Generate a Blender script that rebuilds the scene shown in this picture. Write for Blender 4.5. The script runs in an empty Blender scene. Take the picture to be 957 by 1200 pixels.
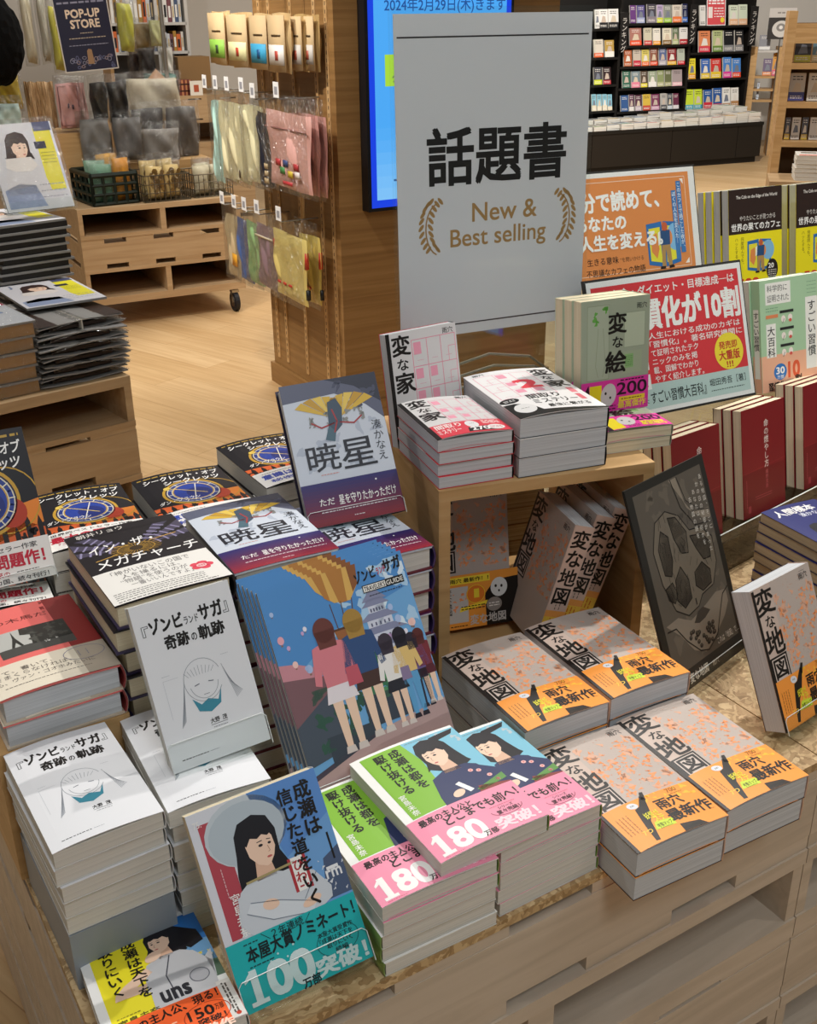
import bpy, bmesh, math, random
from mathutils import Vector, Matrix
random.seed(7)
SC = bpy.context.scene
COL = SC.collection
R = math.radians
# ------------------------------------------------------------------ camera
FPX, PITCH, ROLL, CAMH = 1275.0, R(24.8), R(-0.65), 1.45
_cp, _sp = math.cos(PITCH), math.sin(PITCH)
FW = Vector((0, _cp, -_sp)); _r0 = Vector((1, 0, 0)); _u0 = _r0.cross(FW)
RI = math.cos(ROLL) * _r0 + math.sin(ROLL) * _u0
UP = -math.sin(ROLL) * _r0 + math.cos(ROLL) * _u0
CAMP = Vector((0, 0, CAMH))
cd = bpy.data.cameras.new('camera'); cam = bpy.data.objects.new('camera', cd); COL.objects.link(cam)
cd.sensor_fit = 'HORIZONTAL'; cd.sensor_width = 36.0; cd.lens = FPX / 957.0 * 36.0
cd.clip_start = 0.02; cd.clip_end = 100
cam.matrix_world = Matrix.Translation(CAMP) @ Matrix((RI, UP, -FW)).transposed().to_4x4()
SC.camera = cam
# ------------------------------------------------------------------ light of the shop
w = bpy.data.worlds.new('shop_air'); SC.world = w; w.use_nodes = True
w.node_tree.nodes['Background'].inputs[0].default_value = (1.0, 0.97, 0.93, 1)
w.node_tree.nodes['Background'].inputs[1].default_value = 0.17
def lamp(name, typ, loc, target, power, size=0.2, col=(1, .955, .9), spot=70, blend=.5):
    l = bpy.data.lights.new(name, typ); l.energy = power; l.color = col
    o = bpy.data.objects.new(name, l); COL.objects.link(o); o.location = loc
    d = Vector(target) - Vector(loc); o.rotation_euler = d.to_track_quat('-Z', 'Y').to_euler()
    if typ == 'SPOT': l.spot_size = R(spot); l.spot_blend = blend; l.shadow_soft_size = size
    elif typ == 'AREA': l.shape = 'DISK'; l.size = size
    return o
lamp('rail_or_fill_spot', 'SPOT', (1.35, 2.55, 3.1), (0.1, 1.1, .65), 185, .03, spot=62)
lamp('rail_or_fill_spot', 'SPOT', (0.35, 3.0, 3.2), (0.0, 1.3, .7), 120, .035, spot=60)
lamp('rail_or_fill_spot', 'SPOT', (1.8, 0.9, 3.0), (0.25, 1.1, .65), 22, .05, spot=60)
lamp('rail_or_fill_spot', 'SPOT', (1.3, .3, 3.1), (.72, 2.05, 1.0), 70, .05, spot=24)  # added fill that brightens the yellow books and panels on the right tiers
lamp('rail_or_fill_spot', 'SPOT', (-1.3, 1.6, 3.1), (.05, 1.4, .8), 40, .05, spot=60)
lamp('rail_or_fill_spot', 'SPOT', (-.35, -1.5, 3.0), (.13, 1.56, 1.30), 32, .08, (.97, .98, 1), spot=13)  # added narrow fill aimed only at the face of the big sign
lamp('rail_or_fill_spot', 'SPOT', (0.9, 4.6, 3.2), (-.45, 4.3, .6), 110, .05, spot=70)
lamp('rail_or_fill_spot', 'SPOT', (-1.9, 3.2, 3.2), (-.35, 4.2, 1.0), 260, .05, spot=60)  # power raised as extra fill for the hanging pouches
lamp('rail_or_fill_spot', 'SPOT', (-1.0, 2.6, 3.2), (-.75, 3.8, 0.1), 102, .06, spot=80)
lamp('rail_or_fill_spot', 'SPOT', (-1.2, 3.8, 3.2), (-1.4, 6.0, 1.0), 100, .06, spot=85)
lamp('rail_or_fill_spot', 'SPOT', (-1.7, 4.6, 3.3), (-1.3, 5.2, 0.2), 32, .06, spot=90)
lamp('rail_or_fill_spot', 'SPOT', (2.2, 8.0, 3.2), (2.8, 11.4, .8), 560, .08, spot=95)
lamp('rail_or_fill_spot', 'SPOT', (3.2, 5.0, 3.2), (3.0, 6.6, .9), 190, .06, spot=85)
lamp('overhead_fill_light', 'AREA', (0.8, -0.8, 3.2), (0.35, 1.1, .35), 25, .8, (.9, .96, 1))  # added cool fill from the viewer's side, no real fixture
lamp('overhead_fill_light', 'AREA', (0.2, 1.2, 3.4), (0.2, 1.2, 0), 7, 1.6, (1, .97, .93))  # unseen soft fill added above the table
lamp('overhead_fill_light', 'AREA', (0.2, 7.0, 3.4), (0.2, 7.0, 0), 110, 2.4, (1, .95, .88))  # unseen soft fill added above the far part of the shop
VS = SC.view_settings
VS.view_transform = 'Standard'; VS.look = 'None'; VS.gamma = 1.0; VS.exposure = 0.0; VS.use_curve_mapping = False
SC.cycles.use_denoising = True
SC.cycles.max_bounces = 8; SC.cycles.transparent_max_bounces = 24
# ------------------------------------------------------------------ pixel helpers (957 x 1200 frame)
def ray(px, py): return FW + RI * ((px - 478.5) / FPX) - UP * ((py - 600) / FPX)
def atz(px, py, z):
    d = ray(px, py); return CAMP + d * ((z - CAMH) / d.z)
def atpl(px, py, p0, n):
    d = ray(px, py); n = Vector(n); return CAMP + d * (n.dot(Vector(p0) - CAMP) / n.dot(d))
def aty(px, py, y):
    d = ray(px, py); return CAMP + d * (y / d.y)
# ------------------------------------------------------------------ materials
def lin(h):
    h = h.lstrip('#'); out = []
    for i in (0, 2, 4):
        c = int(h[i:i + 2], 16) / 255; out.append(c / 12.92 if c <= .04045 else ((c + .055) / 1.055) ** 2.4)
    return (*out, 1)
MATS = {}
def mat(h, rough=.42, metal=0, spec=.4, emit=0, name=None):
    k = (h, rough, metal, spec, emit)
    if k in MATS: return MATS[k]
    m = bpy.data.materials.new(name or 'print_' + h); m.use_nodes = True
    b = m.node_tree.nodes['Principled BSDF']
    b.inputs['Base Color'].default_value = lin(h); b.inputs['Roughness'].default_value = rough
    b.inputs['Metallic'].default_value = metal; b.inputs['Specular IOR Level'].default_value = spec
    if emit:
        b.inputs['Emission Color'].default_value = lin(h); b.inputs['Emission Strength'].default_value = emit
        b.inputs['Base Color'].default_value = (.01, .01, .01, 1)
    MATS[k] = m; return m
def nodes(name):
    m = bpy.data.materials.new(name); m.use_nodes = True
    nt = m.node_tree; return m, nt, nt.nodes['Principled BSDF']
def ramp(nt, stops):
    r = nt.nodes.new('ShaderNodeValToRGB'); e = r.color_ramp.elements
    while len(e) < len(stops): e.new(.5)
    for i, (p, c) in enumerate(stops): e[i].position = p; e[i].color = lin(c)
    return r
def wood(name, c0, c1, c2, scale=(2.2, 30, 30), rough=.5, dist=1.2, rot=0):
    m, nt, b = nodes(name)
    tc = nt.nodes.new('ShaderNodeTexCoord'); mp = nt.nodes.new('ShaderNodeMapping')
    mp.inputs['Scale'].default_value = scale; mp.inputs['Rotation'].default_value = (0, 0, rot)
    n1 = nt.nodes.new('ShaderNodeTexNoise'); n1.inputs['Scale'].default_value = 1.0; n1.inputs['Detail'].default_value = 6; n1.inputs['Distortion'].default_value = dist
    oi = nt.nodes.new('ShaderNodeObjectInfo'); ad = nt.nodes.new('ShaderNodeVectorMath'); ad.operation = 'ADD'
    ml = nt.nodes.new('ShaderNodeMath'); ml.operation = 'MULTIPLY'; ml.inputs[1].default_value = 17
    nt.links.new(oi.outputs['Random'], ml.inputs[0]); nt.links.new(tc.outputs['Object'], mp.inputs[0])
    nt.links.new(mp.outputs[0], ad.inputs[0]); nt.links.new(ml.outputs[0], ad.inputs[1])
    nt.links.new(ad.outputs[0], n1.inputs['Vector'])
    r = ramp(nt, [(.25, c0), (.5, c1), (.78, c2)])
    nt.links.new(n1.outputs[0], r.inputs[0]); nt.links.new(r.outputs[0], b.inputs['Base Color'])
    b.inputs['Roughness'].default_value = rough; b.inputs['Specular IOR Level'].default_value = .3
    return m
PLY = wood('plywood_face', 'b6a793', 'c6b6a2', 'd2c3b0')
PLY_SHADE = wood('plywood_shaded', '93806a', 'a4917a', 'b09e88')  # same plywood, with the shade of the recesses put into its colour
OAK = wood('oak_veneer', '7f5c34', '926d40', 'a07a4c', (1.5, 1.5, 55), .45, .6)
OAKH = wood('oak_shelf_board', 'b08a58', 'c39c69', 'd0ac7c', (3, 3, 30), .45)
BIRCH = wood('pale_box_wood', 'a98a64', 'b89a74', 'c5a983', (2, 26, 26))
def osb():
    m, nt, b = nodes('pressed_flake_board')
    tc = nt.nodes.new('ShaderNodeTexCoord'); mp = nt.nodes.new('ShaderNodeMapping'); mp.inputs['Scale'].default_value = (62, 120, 60)
    v = nt.nodes.new('ShaderNodeTexVoronoi'); v.inputs['Scale'].default_value = 1.0; v.inputs['Randomness'].default_value = 1
    n = nt.nodes.new('ShaderNodeTexNoise'); n.inputs['Scale'].default_value = 9; n.inputs['Detail'].default_value = 5
    mx = nt.nodes.new('ShaderNodeMix'); mx.data_type = 'VECTOR'; mx.inputs[0].default_value = .35
    nt.links.new(tc.outputs['Object'], n.inputs['Vector']); nt.links.new(tc.outputs['Object'], mx.inputs[4]); nt.links.new(n.outputs['Color'], mx.inputs[5])
    nt.links.new(mx.outputs[1], mp.inputs[0]); nt.links.new(mp.outputs[0], v.inputs['Vector'])
    r = ramp(nt, [(0, '98794f'), (.35, 'b49468'), (.7, 'c8aa7c'), (1, 'd6bb8e')])
    sx = nt.nodes.new('ShaderNodeSeparateColor'); nt.links.new(v.outputs['Color'], sx.inputs[0])
    nt.links.new(sx.outputs[0], r.inputs[0]); nt.links.new(r.outputs[0], b.inputs['Base Color']); b.inputs['Roughness'].default_value = .6
    return m
OSB = osb()
def floormat():
    m, nt, b = nodes('oak_plank_floor')
    tc = nt.nodes.new('ShaderNodeTexCoord'); mp = nt.nodes.new('ShaderNodeMapping'); mp.inputs['Rotation'].default_value = (0, 0, R(38))
    br = nt.nodes.new('ShaderNodeTexBrick'); br.inputs['Scale'].default_value = 1; br.inputs['Brick Width'].default_value = 1.2; br.inputs['Row Height'].default_value = .15
    br.inputs['Mortar Size'].default_value = .0012; br.inputs['Color1'].default_value = lin('c9a676'); br.inputs['Color2'].default_value = lin('d9b98b'); br.inputs['Mortar'].default_value = lin('b08c5e')
    br.offset = .37; br.inputs['Bias'].default_value = 0
    mp2 = nt.nodes.new('ShaderNodeMapping'); mp2.inputs['Scale'].default_value = (2.5, 45, 1)
    n = nt.nodes.new('ShaderNodeTexNoise'); n.inputs['Scale'].default_value = 1; n.inputs['Detail'].default_value = 5; n.inputs['Distortion'].default_value = .8
    mx = nt.nodes.new('ShaderNodeMix'); mx.data_type = 'RGBA'; mx.blend_type = 'MULTIPLY'; mx.inputs[0].default_value = .55
    r = ramp(nt, [(.3, 'd8c8b4'), (.7, 'ffffff')])
    nt.links.new(tc.outputs['Object'], mp.inputs[0]); nt.links.new(mp.outputs[0], br.inputs['Vector']); nt.links.new(mp.outputs[0], mp2.inputs[0])
    nt.links.new(mp2.outputs[0], n.inputs['Vector']); nt.links.new(n.outputs[0], r.inputs[0])
    nt.links.new(br.outputs['Color'], mx.inputs[6]); nt.links.new(r.outputs[0], mx.inputs[7]); nt.links.new(mx.outputs[2], b.inputs['Base Color'])
    b.inputs['Roughness'].default_value = .42
    return m
def pagemat(name, c0, c1):
    m, nt, b = nodes(name)
    tc = nt.nodes.new('ShaderNodeTexCoord'); mp = nt.nodes.new('ShaderNodeMapping'); mp.inputs['Scale'].default_value = (3, 3, 900)
    n = nt.nodes.new('ShaderNodeTexNoise'); n.inputs['Scale'].default_value = 1; n.inputs['Detail'].default_value = 2
    r = ramp(nt, [(.35, c0), (.65, c1)])
    nt.links.new(tc.outputs['Object'], mp.inputs[0]); nt.links.new(mp.outputs[0], n.inputs['Vector']); nt.links.new(n.outputs[0], r.inputs[0]); nt.links.new(r.outputs[0], b.inputs['Base Color'])
    b.inputs['Roughness'].default_value = .85; b.inputs['Specular IOR Level'].default_value = .1
    return m
PAGEW = pagemat('page_edges_white', 'd0cdc4', 'e0ddd4')
PAGEC = pagemat('page_edges_cream', 'd2c3a2', 'e8dcc0')
PAGEG = pagemat('page_edges_grey', 'bcbec0', 'd2d4d6')
PAGED = pagemat('page_edges_dark', '9c8d75', 'c0b296')
def clear(name, tint=(.97, .985, .98), base=.015, edge=.4, rough=.03, crinkle=0):
    m = bpy.data.materials.new(name); m.use_nodes = True; nt = m.node_tree; nt.nodes.clear()
    o = nt.nodes.new('ShaderNodeOutputMaterial'); t = nt.nodes.new('ShaderNodeBsdfTransparent'); g = nt.nodes.new('ShaderNodeBsdfGlossy')
    t.inputs[0].default_value = (*tint, 1); g.inputs['Roughness'].default_value = rough
    lw = nt.nodes.new('ShaderNodeLayerWeight'); lw.inputs[0].default_value = .5
    pw = nt.nodes.new('ShaderNodeMath'); pw.operation = 'POWER'; pw.inputs[1].default_value = 4
    ad = nt.nodes.new('ShaderNodeMath'); ad.operation = 'MULTIPLY_ADD'; ad.inputs[1].default_value = edge; ad.inputs[2].default_value = base; ad.use_clamp = True
    mx = nt.nodes.new('ShaderNodeMixShader')
    if crinkle:
        n = nt.nodes.new('ShaderNodeTexNoise'); n.inputs['Scale'].default_value = 38; n.inputs['Detail'].default_value = 3; n.inputs['Distortion'].default_value = 1.5
        tc = nt.nodes.new('ShaderNodeTexCoord'); bp = nt.nodes.new('ShaderNodeBump'); bp.inputs['Strength'].default_value = crinkle; bp.inputs['Distance'].default_value = .03
        nt.links.new(tc.outputs['Object'], n.inputs['Vector']); nt.links.new(n.outputs[0], bp.inputs['Height']); nt.links.new(bp.outputs[0], g.inputs['Normal'])
    nt.links.new(lw.outputs['Facing'], pw.inputs[0]); nt.links.new(pw.outputs[0], ad.inputs[0]); nt.links.new(ad.outputs[0], mx.inputs[0]); nt.links.new(t.outputs[0], mx.inputs[1]); nt.links.new(g.outputs[0], mx.inputs[2]); nt.links.new(mx.outputs[0], o.inputs[0])
    return m
ACR = clear('clear_acrylic'); FILM = clear('clear_plastic_film', (.95, .95, .94), .10, .45, .16, .8)
RISER_ACR = clear('shade_tinted_acrylic', (.55, .53, .5), .02)  # clear acrylic tinted dark to stand for the shadow gap under the red books
STEEL = mat('b9b7b2', .3, 1, name='brushed_steel'); BLK = mat('1b1815', .45, name='black_laminate'); BLKM = mat('0b0b0b', .9, spec=.1, name='black_fluff')
RUB = mat('15151a', .6, name='black_rubber'); WHITE = mat('f2f1ee', .5, name='white_card')
# ------------------------------------------------------------------ mesh builder
class MB:
    def __init__(s): s.v = []; s.f = []; s.m = []; s.mats = []
    def mi(s, m):
        if m not in s.mats: s.mats.append(m)
        return s.mats.index(m)
    def add(s, vs, fs, m, M=None):
        o = len(s.v); s.v += [tuple(M @ Vector(p)) if M else tuple(p) for p in vs]; i = s.mi(m)
        for f in fs: s.f.append([o + k for k in f]); s.m.append(i)
        return s
    def box(s, x0, y0, z0, x1, y1, z1, m, M=None):
        vs = [(x0, y0, z0), (x1, y0, z0), (x1, y1, z0), (x0, y1, z0), (x0, y0, z1), (x1, y0, z1), (x1, y1, z1), (x0, y1, z1)]
        return s.add(vs, [(0, 3, 2, 1), (4, 5, 6, 7), (0, 1, 5, 4), (1, 2, 6, 5), (2, 3, 7, 6), (3, 0, 4, 7)], m, M)
    def tube(s, pts, r, m, n=8, M=None, cap=True):
        pts = [Vector(p) for p in pts]; vs = []; fs = []
        for i, p in enumerate(pts):
            d = (pts[min(i + 1, len(pts) - 1)] - pts[max(i - 1, 0)]).normalized()
            a = d.orthogonal().normalized() if i == 0 else (a - d * a.dot(d)).normalized()
            b = d.cross(a); rr = r[i] if isinstance(r, (list, tuple)) else r
            vs += [p + (a * math.cos(2 * math.pi * k / n) + b * math.sin(2 * math.pi * k / n)) * rr for k in range(n)]
        for i in range(len(pts) - 1):
            for k in range(n): fs.append((i * n + k, i * n + (k + 1) % n, (i + 1) * n + (k + 1) % n, (i + 1) * n + k))
        if cap: fs += [tuple(range(n - 1, -1, -1)), tuple((len(pts) - 1) * n + k for k in range(n))]
        return s.add(vs, fs, m, M)
    def prism(s, poly, h0, h1, m, M=None):
        n = len(poly); vs = [(x, y, h0) for x, y in poly] + [(x, y, h1) for x, y in poly]
        fs = [tuple(range(n - 1, -1, -1)), tuple(range(n, 2 * n))] + [(k, (k + 1) % n, n + (k + 1) % n, n + k) for k in range(n)]
        return s.add(vs, fs, m, M)
    def sheet(s, prof, y0, y1, th, m, M=None):      # a bent strip: profile in x-z, extruded along y, thickness th
        n = len(prof); P = [Vector((x, 0, z)) for x, z in prof]; N = []
        for i in range(n):
            d = (P[min(i + 1, n - 1)] - P[max(i - 1, 0)]).normalized(); N.append(Vector((-d.z, 0, d.x)))
        vs = []
        for y in (y0, y1):
            for side in (0, th):
                vs += [(p.x + q.x * side, y, p.z + q.z * side) for p, q in zip(P, N)]
        A, B, C_, D = 0, n, 2 * n, 3 * n; fs = []
        for i in range(n - 1):
            fs += [(A + i, A + i + 1, C_ + i + 1, C_ + i), (B + i, D + i, D + i + 1, B + i + 1), (A + i, B + i, B + i + 1, A + i + 1), (C_ + i, C_ + i + 1, D + i + 1, D + i)]
        fs += [(A, C_, D, B), (A + n - 1, B + n - 1, D + n - 1, C_ + n - 1)]
        return s.add(vs, fs, m, M)
    def mesh(s, name, smooth=False):
        me = bpy.data.meshes.new(name); me.from_pydata(s.v, [], s.f)
        for m in s.mats: me.materials.append(m)
        me.polygons.foreach_set('material_index', s.m)
        if smooth: me.polygons.foreach_set('use_smooth', [True] * len(s.f))
        me.update(); return me
    def build(s, name, parent=None, M=None, smooth=False, **k): return put(name, s.mesh(name, smooth), parent, M, **k)
def put(name, me, parent=None, M=None, **k):
    o = bpy.data.objects.new(name, me); COL.objects.link(o)
    if parent is not None: o.parent = parent
    if M is not None: o.matrix_world = M
    return tag(o, **k)
def tag(o, label=None, cat=None, group=None, kind=None):
    if label: o['label'] = label
    if cat: o['category'] = cat
    if group: o['group'] = group
    if kind: o['kind'] = kind
    return o
def thing(name, M, label, cat, group=None):
    o = bpy.data.objects.new(name, None); o.empty_display_size = .02; COL.objects.link(o); o.matrix_world = M
    return tag(o, label, cat, group)
def MZ(x, y, z, yaw): return Matrix.Translation((x, y, z)) @ Matrix.Rotation(R(yaw), 4, 'Z')
def lean(x, y, z, yaw, ln, rl=0, back=0.0):          # frame of a leaning rectangle: x along its bottom edge, y up its face, z out of the face
    e = Vector((math.cos(R(yaw)), math.sin(R(yaw)), 0)); b = Vector((-e.y, e.x, 0))
    u = math.cos(R(ln)) * b + math.sin(R(ln)) * Vector((0, 0, 1))
    e2 = math.cos(R(rl)) * e + math.sin(R(rl)) * u; u2 = -math.sin(R(rl)) * e + math.cos(R(rl)) * u; n = e2.cross(u2)
    return Matrix.Translation(Vector((x, y, z)) - n * back) @ Matrix((e2, u2, n)).transposed().to_4x4()
ORD = ['first', 'second', 'third', 'fourth', 'fifth', 'sixth', 'seventh', 'eighth', 'ninth', 'tenth', 'eleventh', 'twelfth', 'thirteenth', 'fourteenth', 'fifteenth', 'sixteenth', 'seventeenth', 'eighteenth']
# ------------------------------------------------------------------ lettering
TX = {}
def glyphs(s, bold=0.0, res=2):
    k = (s, res)
    if k not in TX:
        c = bpy.data.curves.new('lettering', 'FONT'); c.body = s; c.size = 1; c.resolution_u = res
        o = bpy.data.objects.new('lettering', c); me = bpy.data.meshes.new_from_object(o)
        vs = [(v.co.x, v.co.y) for v in me.vertices]; fs = [tuple(p.vertices) for p in me.polygons]
        bpy.data.objects.remove(o); bpy.data.curves.remove(c); bpy.data.meshes.remove(me)
        TX[k] = (vs, fs)
    return TX[k]
LS = 0.00006
class Art:                                            # flat print on a cover, in millimetres; layers lie a hair above each other
    def __init__(s, W, L, z0=0.0): s.W = W; s.L = L; s.z0 = z0; s.b = MB()
    def _p(s, pts, fs, col, layer):
        z = s.z0 + LS * layer
        s.b.add([(x / 1000, y / 1000, z) for x, y in pts], fs, col if not isinstance(col, str) else mat(col)); return s
    def rect(s, x0, y0, x1, y1, col, layer=1): return s._p([(x0, y0), (x1, y0), (x1, y1), (x0, y1)], [(0, 1, 2, 3)], col, layer)
    def _b(s, f, vs, fs, col, bold, layer):          # heavy letters are printed four times, a hair apart
        d = bold * .62
        for i, (p, q) in enumerate(((-d, -d), (d, -d), (-d, d), (d, d)) if bold else ((0, 0),)):
            s._p([f(a + p, b + q) for a, b in vs], fs, col, layer + .18 * i)
        return s
    def clip(s, pts):
        for ax, lim, sg in ((0, 0, 1), (0, s.W, -1), (1, 0, 1), (1, s.L, -1)):
            out = []
            for i, p in enumerate(pts):
                q = pts[i - 1]; dp, dq = (p[ax] - lim) * sg, (q[ax] - lim) * sg
                if (dp >= 0) != (dq >= 0): t = dq / (dq - dp); out.append((q[0] + (p[0] - q[0]) * t, q[1] + (p[1] - q[1]) * t))
                if dp >= 0: out.append(p)
            pts = out
            if len(pts) < 3: return []
        return pts
    def poly(s, pts, col, layer=2):
        pts = s.clip(list(pts))
        if len(pts) < 3: return s
        from mathutils.geometry import tessellate_polygon
        tr = tessellate_polygon([[Vector((x, y, 0)) for x, y in pts]])
        fs = []
        for t in tr:
            (ax, ay), (bx, by), (cx, cy) = (pts[i] for i in t)
            fs.append(t if (bx - ax) * (cy - ay) - (by - ay) * (cx - ax) > 0 else t[::-1])
        return s._p(pts, fs, col, layer)
    def ell(s, cx, cy, rx, ry, col, layer=2, n=22, rot=0, a0=0, a1=360):
        c, q = math.cos(R(rot)), math.sin(R(rot)); pts = []
        full = a1 - a0 >= 360
        for i in range(n if full else n + 1):
            a = R(a0 + (a1 - a0) * i / n); x, y = rx * math.cos(a), ry * math.sin(a); pts.append((cx + x * c - y * q, cy + x * q + y * c))
        return s.poly(pts, col, layer)
    def line(s, pts, w, col, layer=2):
        for (x0, y0), (x1, y1) in zip(pts, pts[1:]):
            d = math.hypot(x1 - x0, y1 - y0) or 1; nx, ny = -(y1 - y0) / d * w / 2, (x1 - x0) / d * w / 2; ex, ey = (x1 - x0) / d * w * .2, (y1 - y0) / d * w * .2
            c = s.clip([(x0 - nx - ex, y0 - ny - ey), (x1 - nx + ex, y1 - ny + ey), (x1 + nx + ex, y1 + ny + ey), (x0 + nx - ex, y0 + ny - ey)])
            if len(c) > 2: s._p(c, [tuple(range(len(c)))], col, layer)
        return s
    def ring(s, cx, cy, rx, ry, w, col, layer=2, n=24, a0=0, a1=360):
        pts = [(cx + rx * math.cos(R(a0 + (a1 - a0) * i / n)), cy + ry * math.sin(R(a0 + (a1 - a0) * i / n))) for i in range(n + 1)]
        return s.line(pts, w, col, layer)
    def text(s, t, x, y, h, col, bold=.0, layer=3, sx=1.0, rot=0, shear=0):
        vs, fs = glyphs(t, 0, 5 if h > 25 else 2); c, q = math.cos(R(rot)), math.sin(R(rot))
        def f(a, b):
            u, v = (a + b * shear) * h * sx, (b + .12) * h; return (x + u * c - v * q, y + u * q + v * c)
        return s._b(f, vs, fs, col, bold, layer)
    def fit(s, t, x0, y0, x1, y1, col, bold=.0, layer=3, shear=0, rise=0):
        vs, fs = glyphs(t, 0, 6 if y1 - y0 > 13 and t[0] in '0123456789' else 2)
        if not vs: return s
        xs = [v[0] for v in vs]; ys = [v[1] for v in vs]; d = bold * .62; ax, bx, ay, by = min(xs) - d, max(xs) + d, min(ys) - d, max(ys) + d
        def f(a, b):
            fx, fy = (a - ax) / max(bx - ax, 1e-6), (b - ay) / max(by - ay, 1e-6); return (x0 + (x1 - x0) * fx + shear * fy, y0 + (y1 - y0) * fy + rise * fx)
        return s._b(f, vs, fs, col, bold, layer)
    def vtext(s, t, xc, ytop, h, col, bold=.0, layer=3, sx=1.0, gap=1.0):
        y = ytop
        for ch in t:
            if ch == ' ': y -= h * .5; continue
            vs, fs = glyphs(ch)
            if ch in 'ー―─〜「」『』（）': f = lambda a, b, y=y: (xc + (b - .38) * h * sx, y - h * .5 - (a - .5) * h)
            elif ch in '、。': f = lambda a, b, y=y: (xc + (a + .12) * h * sx, y - h * .5 + (b + .12) * h)
            else: f = lambda a, b, y=y: (xc + (a - .5) * h * sx, y - h * .88 + b * h)
            s._b(f, vs, fs, col, bold, layer); y -= h * gap
        return s
    def fine(s, x0, y0, x1, y1, n, col, w=.5, layer=3, vert=False):  # print too small to read: thin broken strokes
        rnd = random.Random(int(x0 * 7 + y0 * 13 + n))
        for i in range(n):
            t = (i + .5) / n
            a, b = (x0, x1) if not vert else (y0, y1); p = a
            while p < b:
                l = rnd.uniform(.8, 2.0) * w * 2; q = min(p + l, b)
                if vert: c = x0 + (x1 - x0) * t; s.rect(c - w / 2, p, c + w / 2, q, col, layer)
                else: c = y0 + (y1 - y0) * t; s.rect(p, c - w / 2, q, c + w / 2, col, layer)
                p = q + w * rnd.uniform(.5, 1.2)
        return s
    def finish(s, name, dome=0.0):
        me = s.b.mesh(name)
        if dome:
            bm = bmesh.new(); bm.from_mesh(me); W = s.W / 1000
            for i in range(1, 10):
                bmesh.ops.bisect_plane(bm, geom=bm.verts[:] + bm.edges[:] + bm.faces[:], plane_co=(W * i / 10, 0, 0), plane_no=(1, 0, 0))
            for v in bm.verts: v.co.z += domez(v.co.x / W, dome)
            bm.to_mesh(me); bm.free()
        return me
def domez(t, d):
    t = min(max(t, 0), 1); i = min(int(t * 10), 9); f = t * 10 - i
    g = lambda k: d * math.sin(math.pi * (k / 10) ** .8)
    return g(i) * (1 - f) + g(i + 1) * f
# ------------------------------------------------------------------ books
MESHES = {}
def cached(k, fn):
    if k not in MESHES: MESHES[k] = fn()
    return MESHES[k]
def pages_mesh(W, L, T, tc, m, inset, cut):
    b = MB(); b.box(inset, inset, tc, W - tc * 1.5 - .0005, L - inset, T - tc - cut, m); return b.mesh('page_block')
def merge(b, me):
    o = len(b.v); b.v += [tuple(v.co) for v in me.vertices]
    for p in me.polygons: b.f.append([o + k for k in p.vertices]); b.m.append(b.mi(me.materials[p.material_index]))
    bpy.data.meshes.remove(me)
def cover_mesh(W, L, T, tc, edge, spine, front, dome, hard):
    b = MB(); bow = .0035 if hard else .0012
    N = 8; back = [(W * i / 2, 0) for i in range(3)]
    arc = [(W + bow * math.sin(math.pi * i / N), T * i / N) for i in range(1, N)]
    top = [(W * i / 10, T + domez(i / 10, dome)) for i in range(10, -1, -1)]
    b.sheet(back, 0, L, tc, edge)
    b.sheet([(W, 0)] + arc + [(W, T)], 0, L, tc, spine)
    b.sheet(top, 0, L, tc, front)
    return b
def book(spec, M, label, art=True, group=None, seen=True, sp_left=False):
    S = spec; W, L, T = S['W'], S['L'], S['T']; tc = S.get('tc', .0007); hard = S.get('hard', False)
    dome = S.get('dome', 0) if art else 0
    root = thing(S.get('name', 'paperback_book'), M, label, 'book', group)
    key = S['key']
    put('page_block', cached((key, 'p', dome > 0), lambda: pages_mesh(W, L, T, tc, S.get('pages', PAGEW), .003 if hard else .0006, 0)), root)
    def mkc():
        b = cover_mesh(W, L, T, tc, mat(S['edge']), mat(S.get('spine', S['edge'])), mat(S.get('bg', S['edge'])), dome, hard)
        if art and S.get('art'):
            a = Art(W * 1000, L * 1000, T); S['art'](a); merge(b, a.finish('cover', dome))
        if S.get('spineart'):
            a = Art(T * 1000, L * 1000, 0); S['spineart'](a)
            a.b.v = [(W + .0017 + v[2], v[1], T - v[0]) for v in a.b.v]; merge(b, a.finish('cover'))
        return b.mesh('cover')
    put('cover', cached((key, 'c', dome, art), mkc), root)
    if S.get('band'):
        def mkb():
            h = S['bandh']; a = Art(W * 1000, L * 1000, T + (LS * 14 if art else .0001))
            a.rect(0, 0, W * 1000, h, S['bandc'], 0)
            if art: S['band'](a)
            bow = .0035 if hard else .0012
            pr = [(W + .0004 + bow * math.sin(math.pi * i / 6), T * i / 6) for i in range(7)]
            a.b.sheet(pr, 0, h / 1000, .0002, mat(S['bandc']))
            a.b.sheet([(0, -.00015), (W, -.00015)], 0, h / 1000, .0001, mat(S['bandc']))
            return a.finish('paper_band', dome)
        put('paper_band', cached((key, 'b', art), mkb), root, label=S.get('bandl'))
    return root
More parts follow.
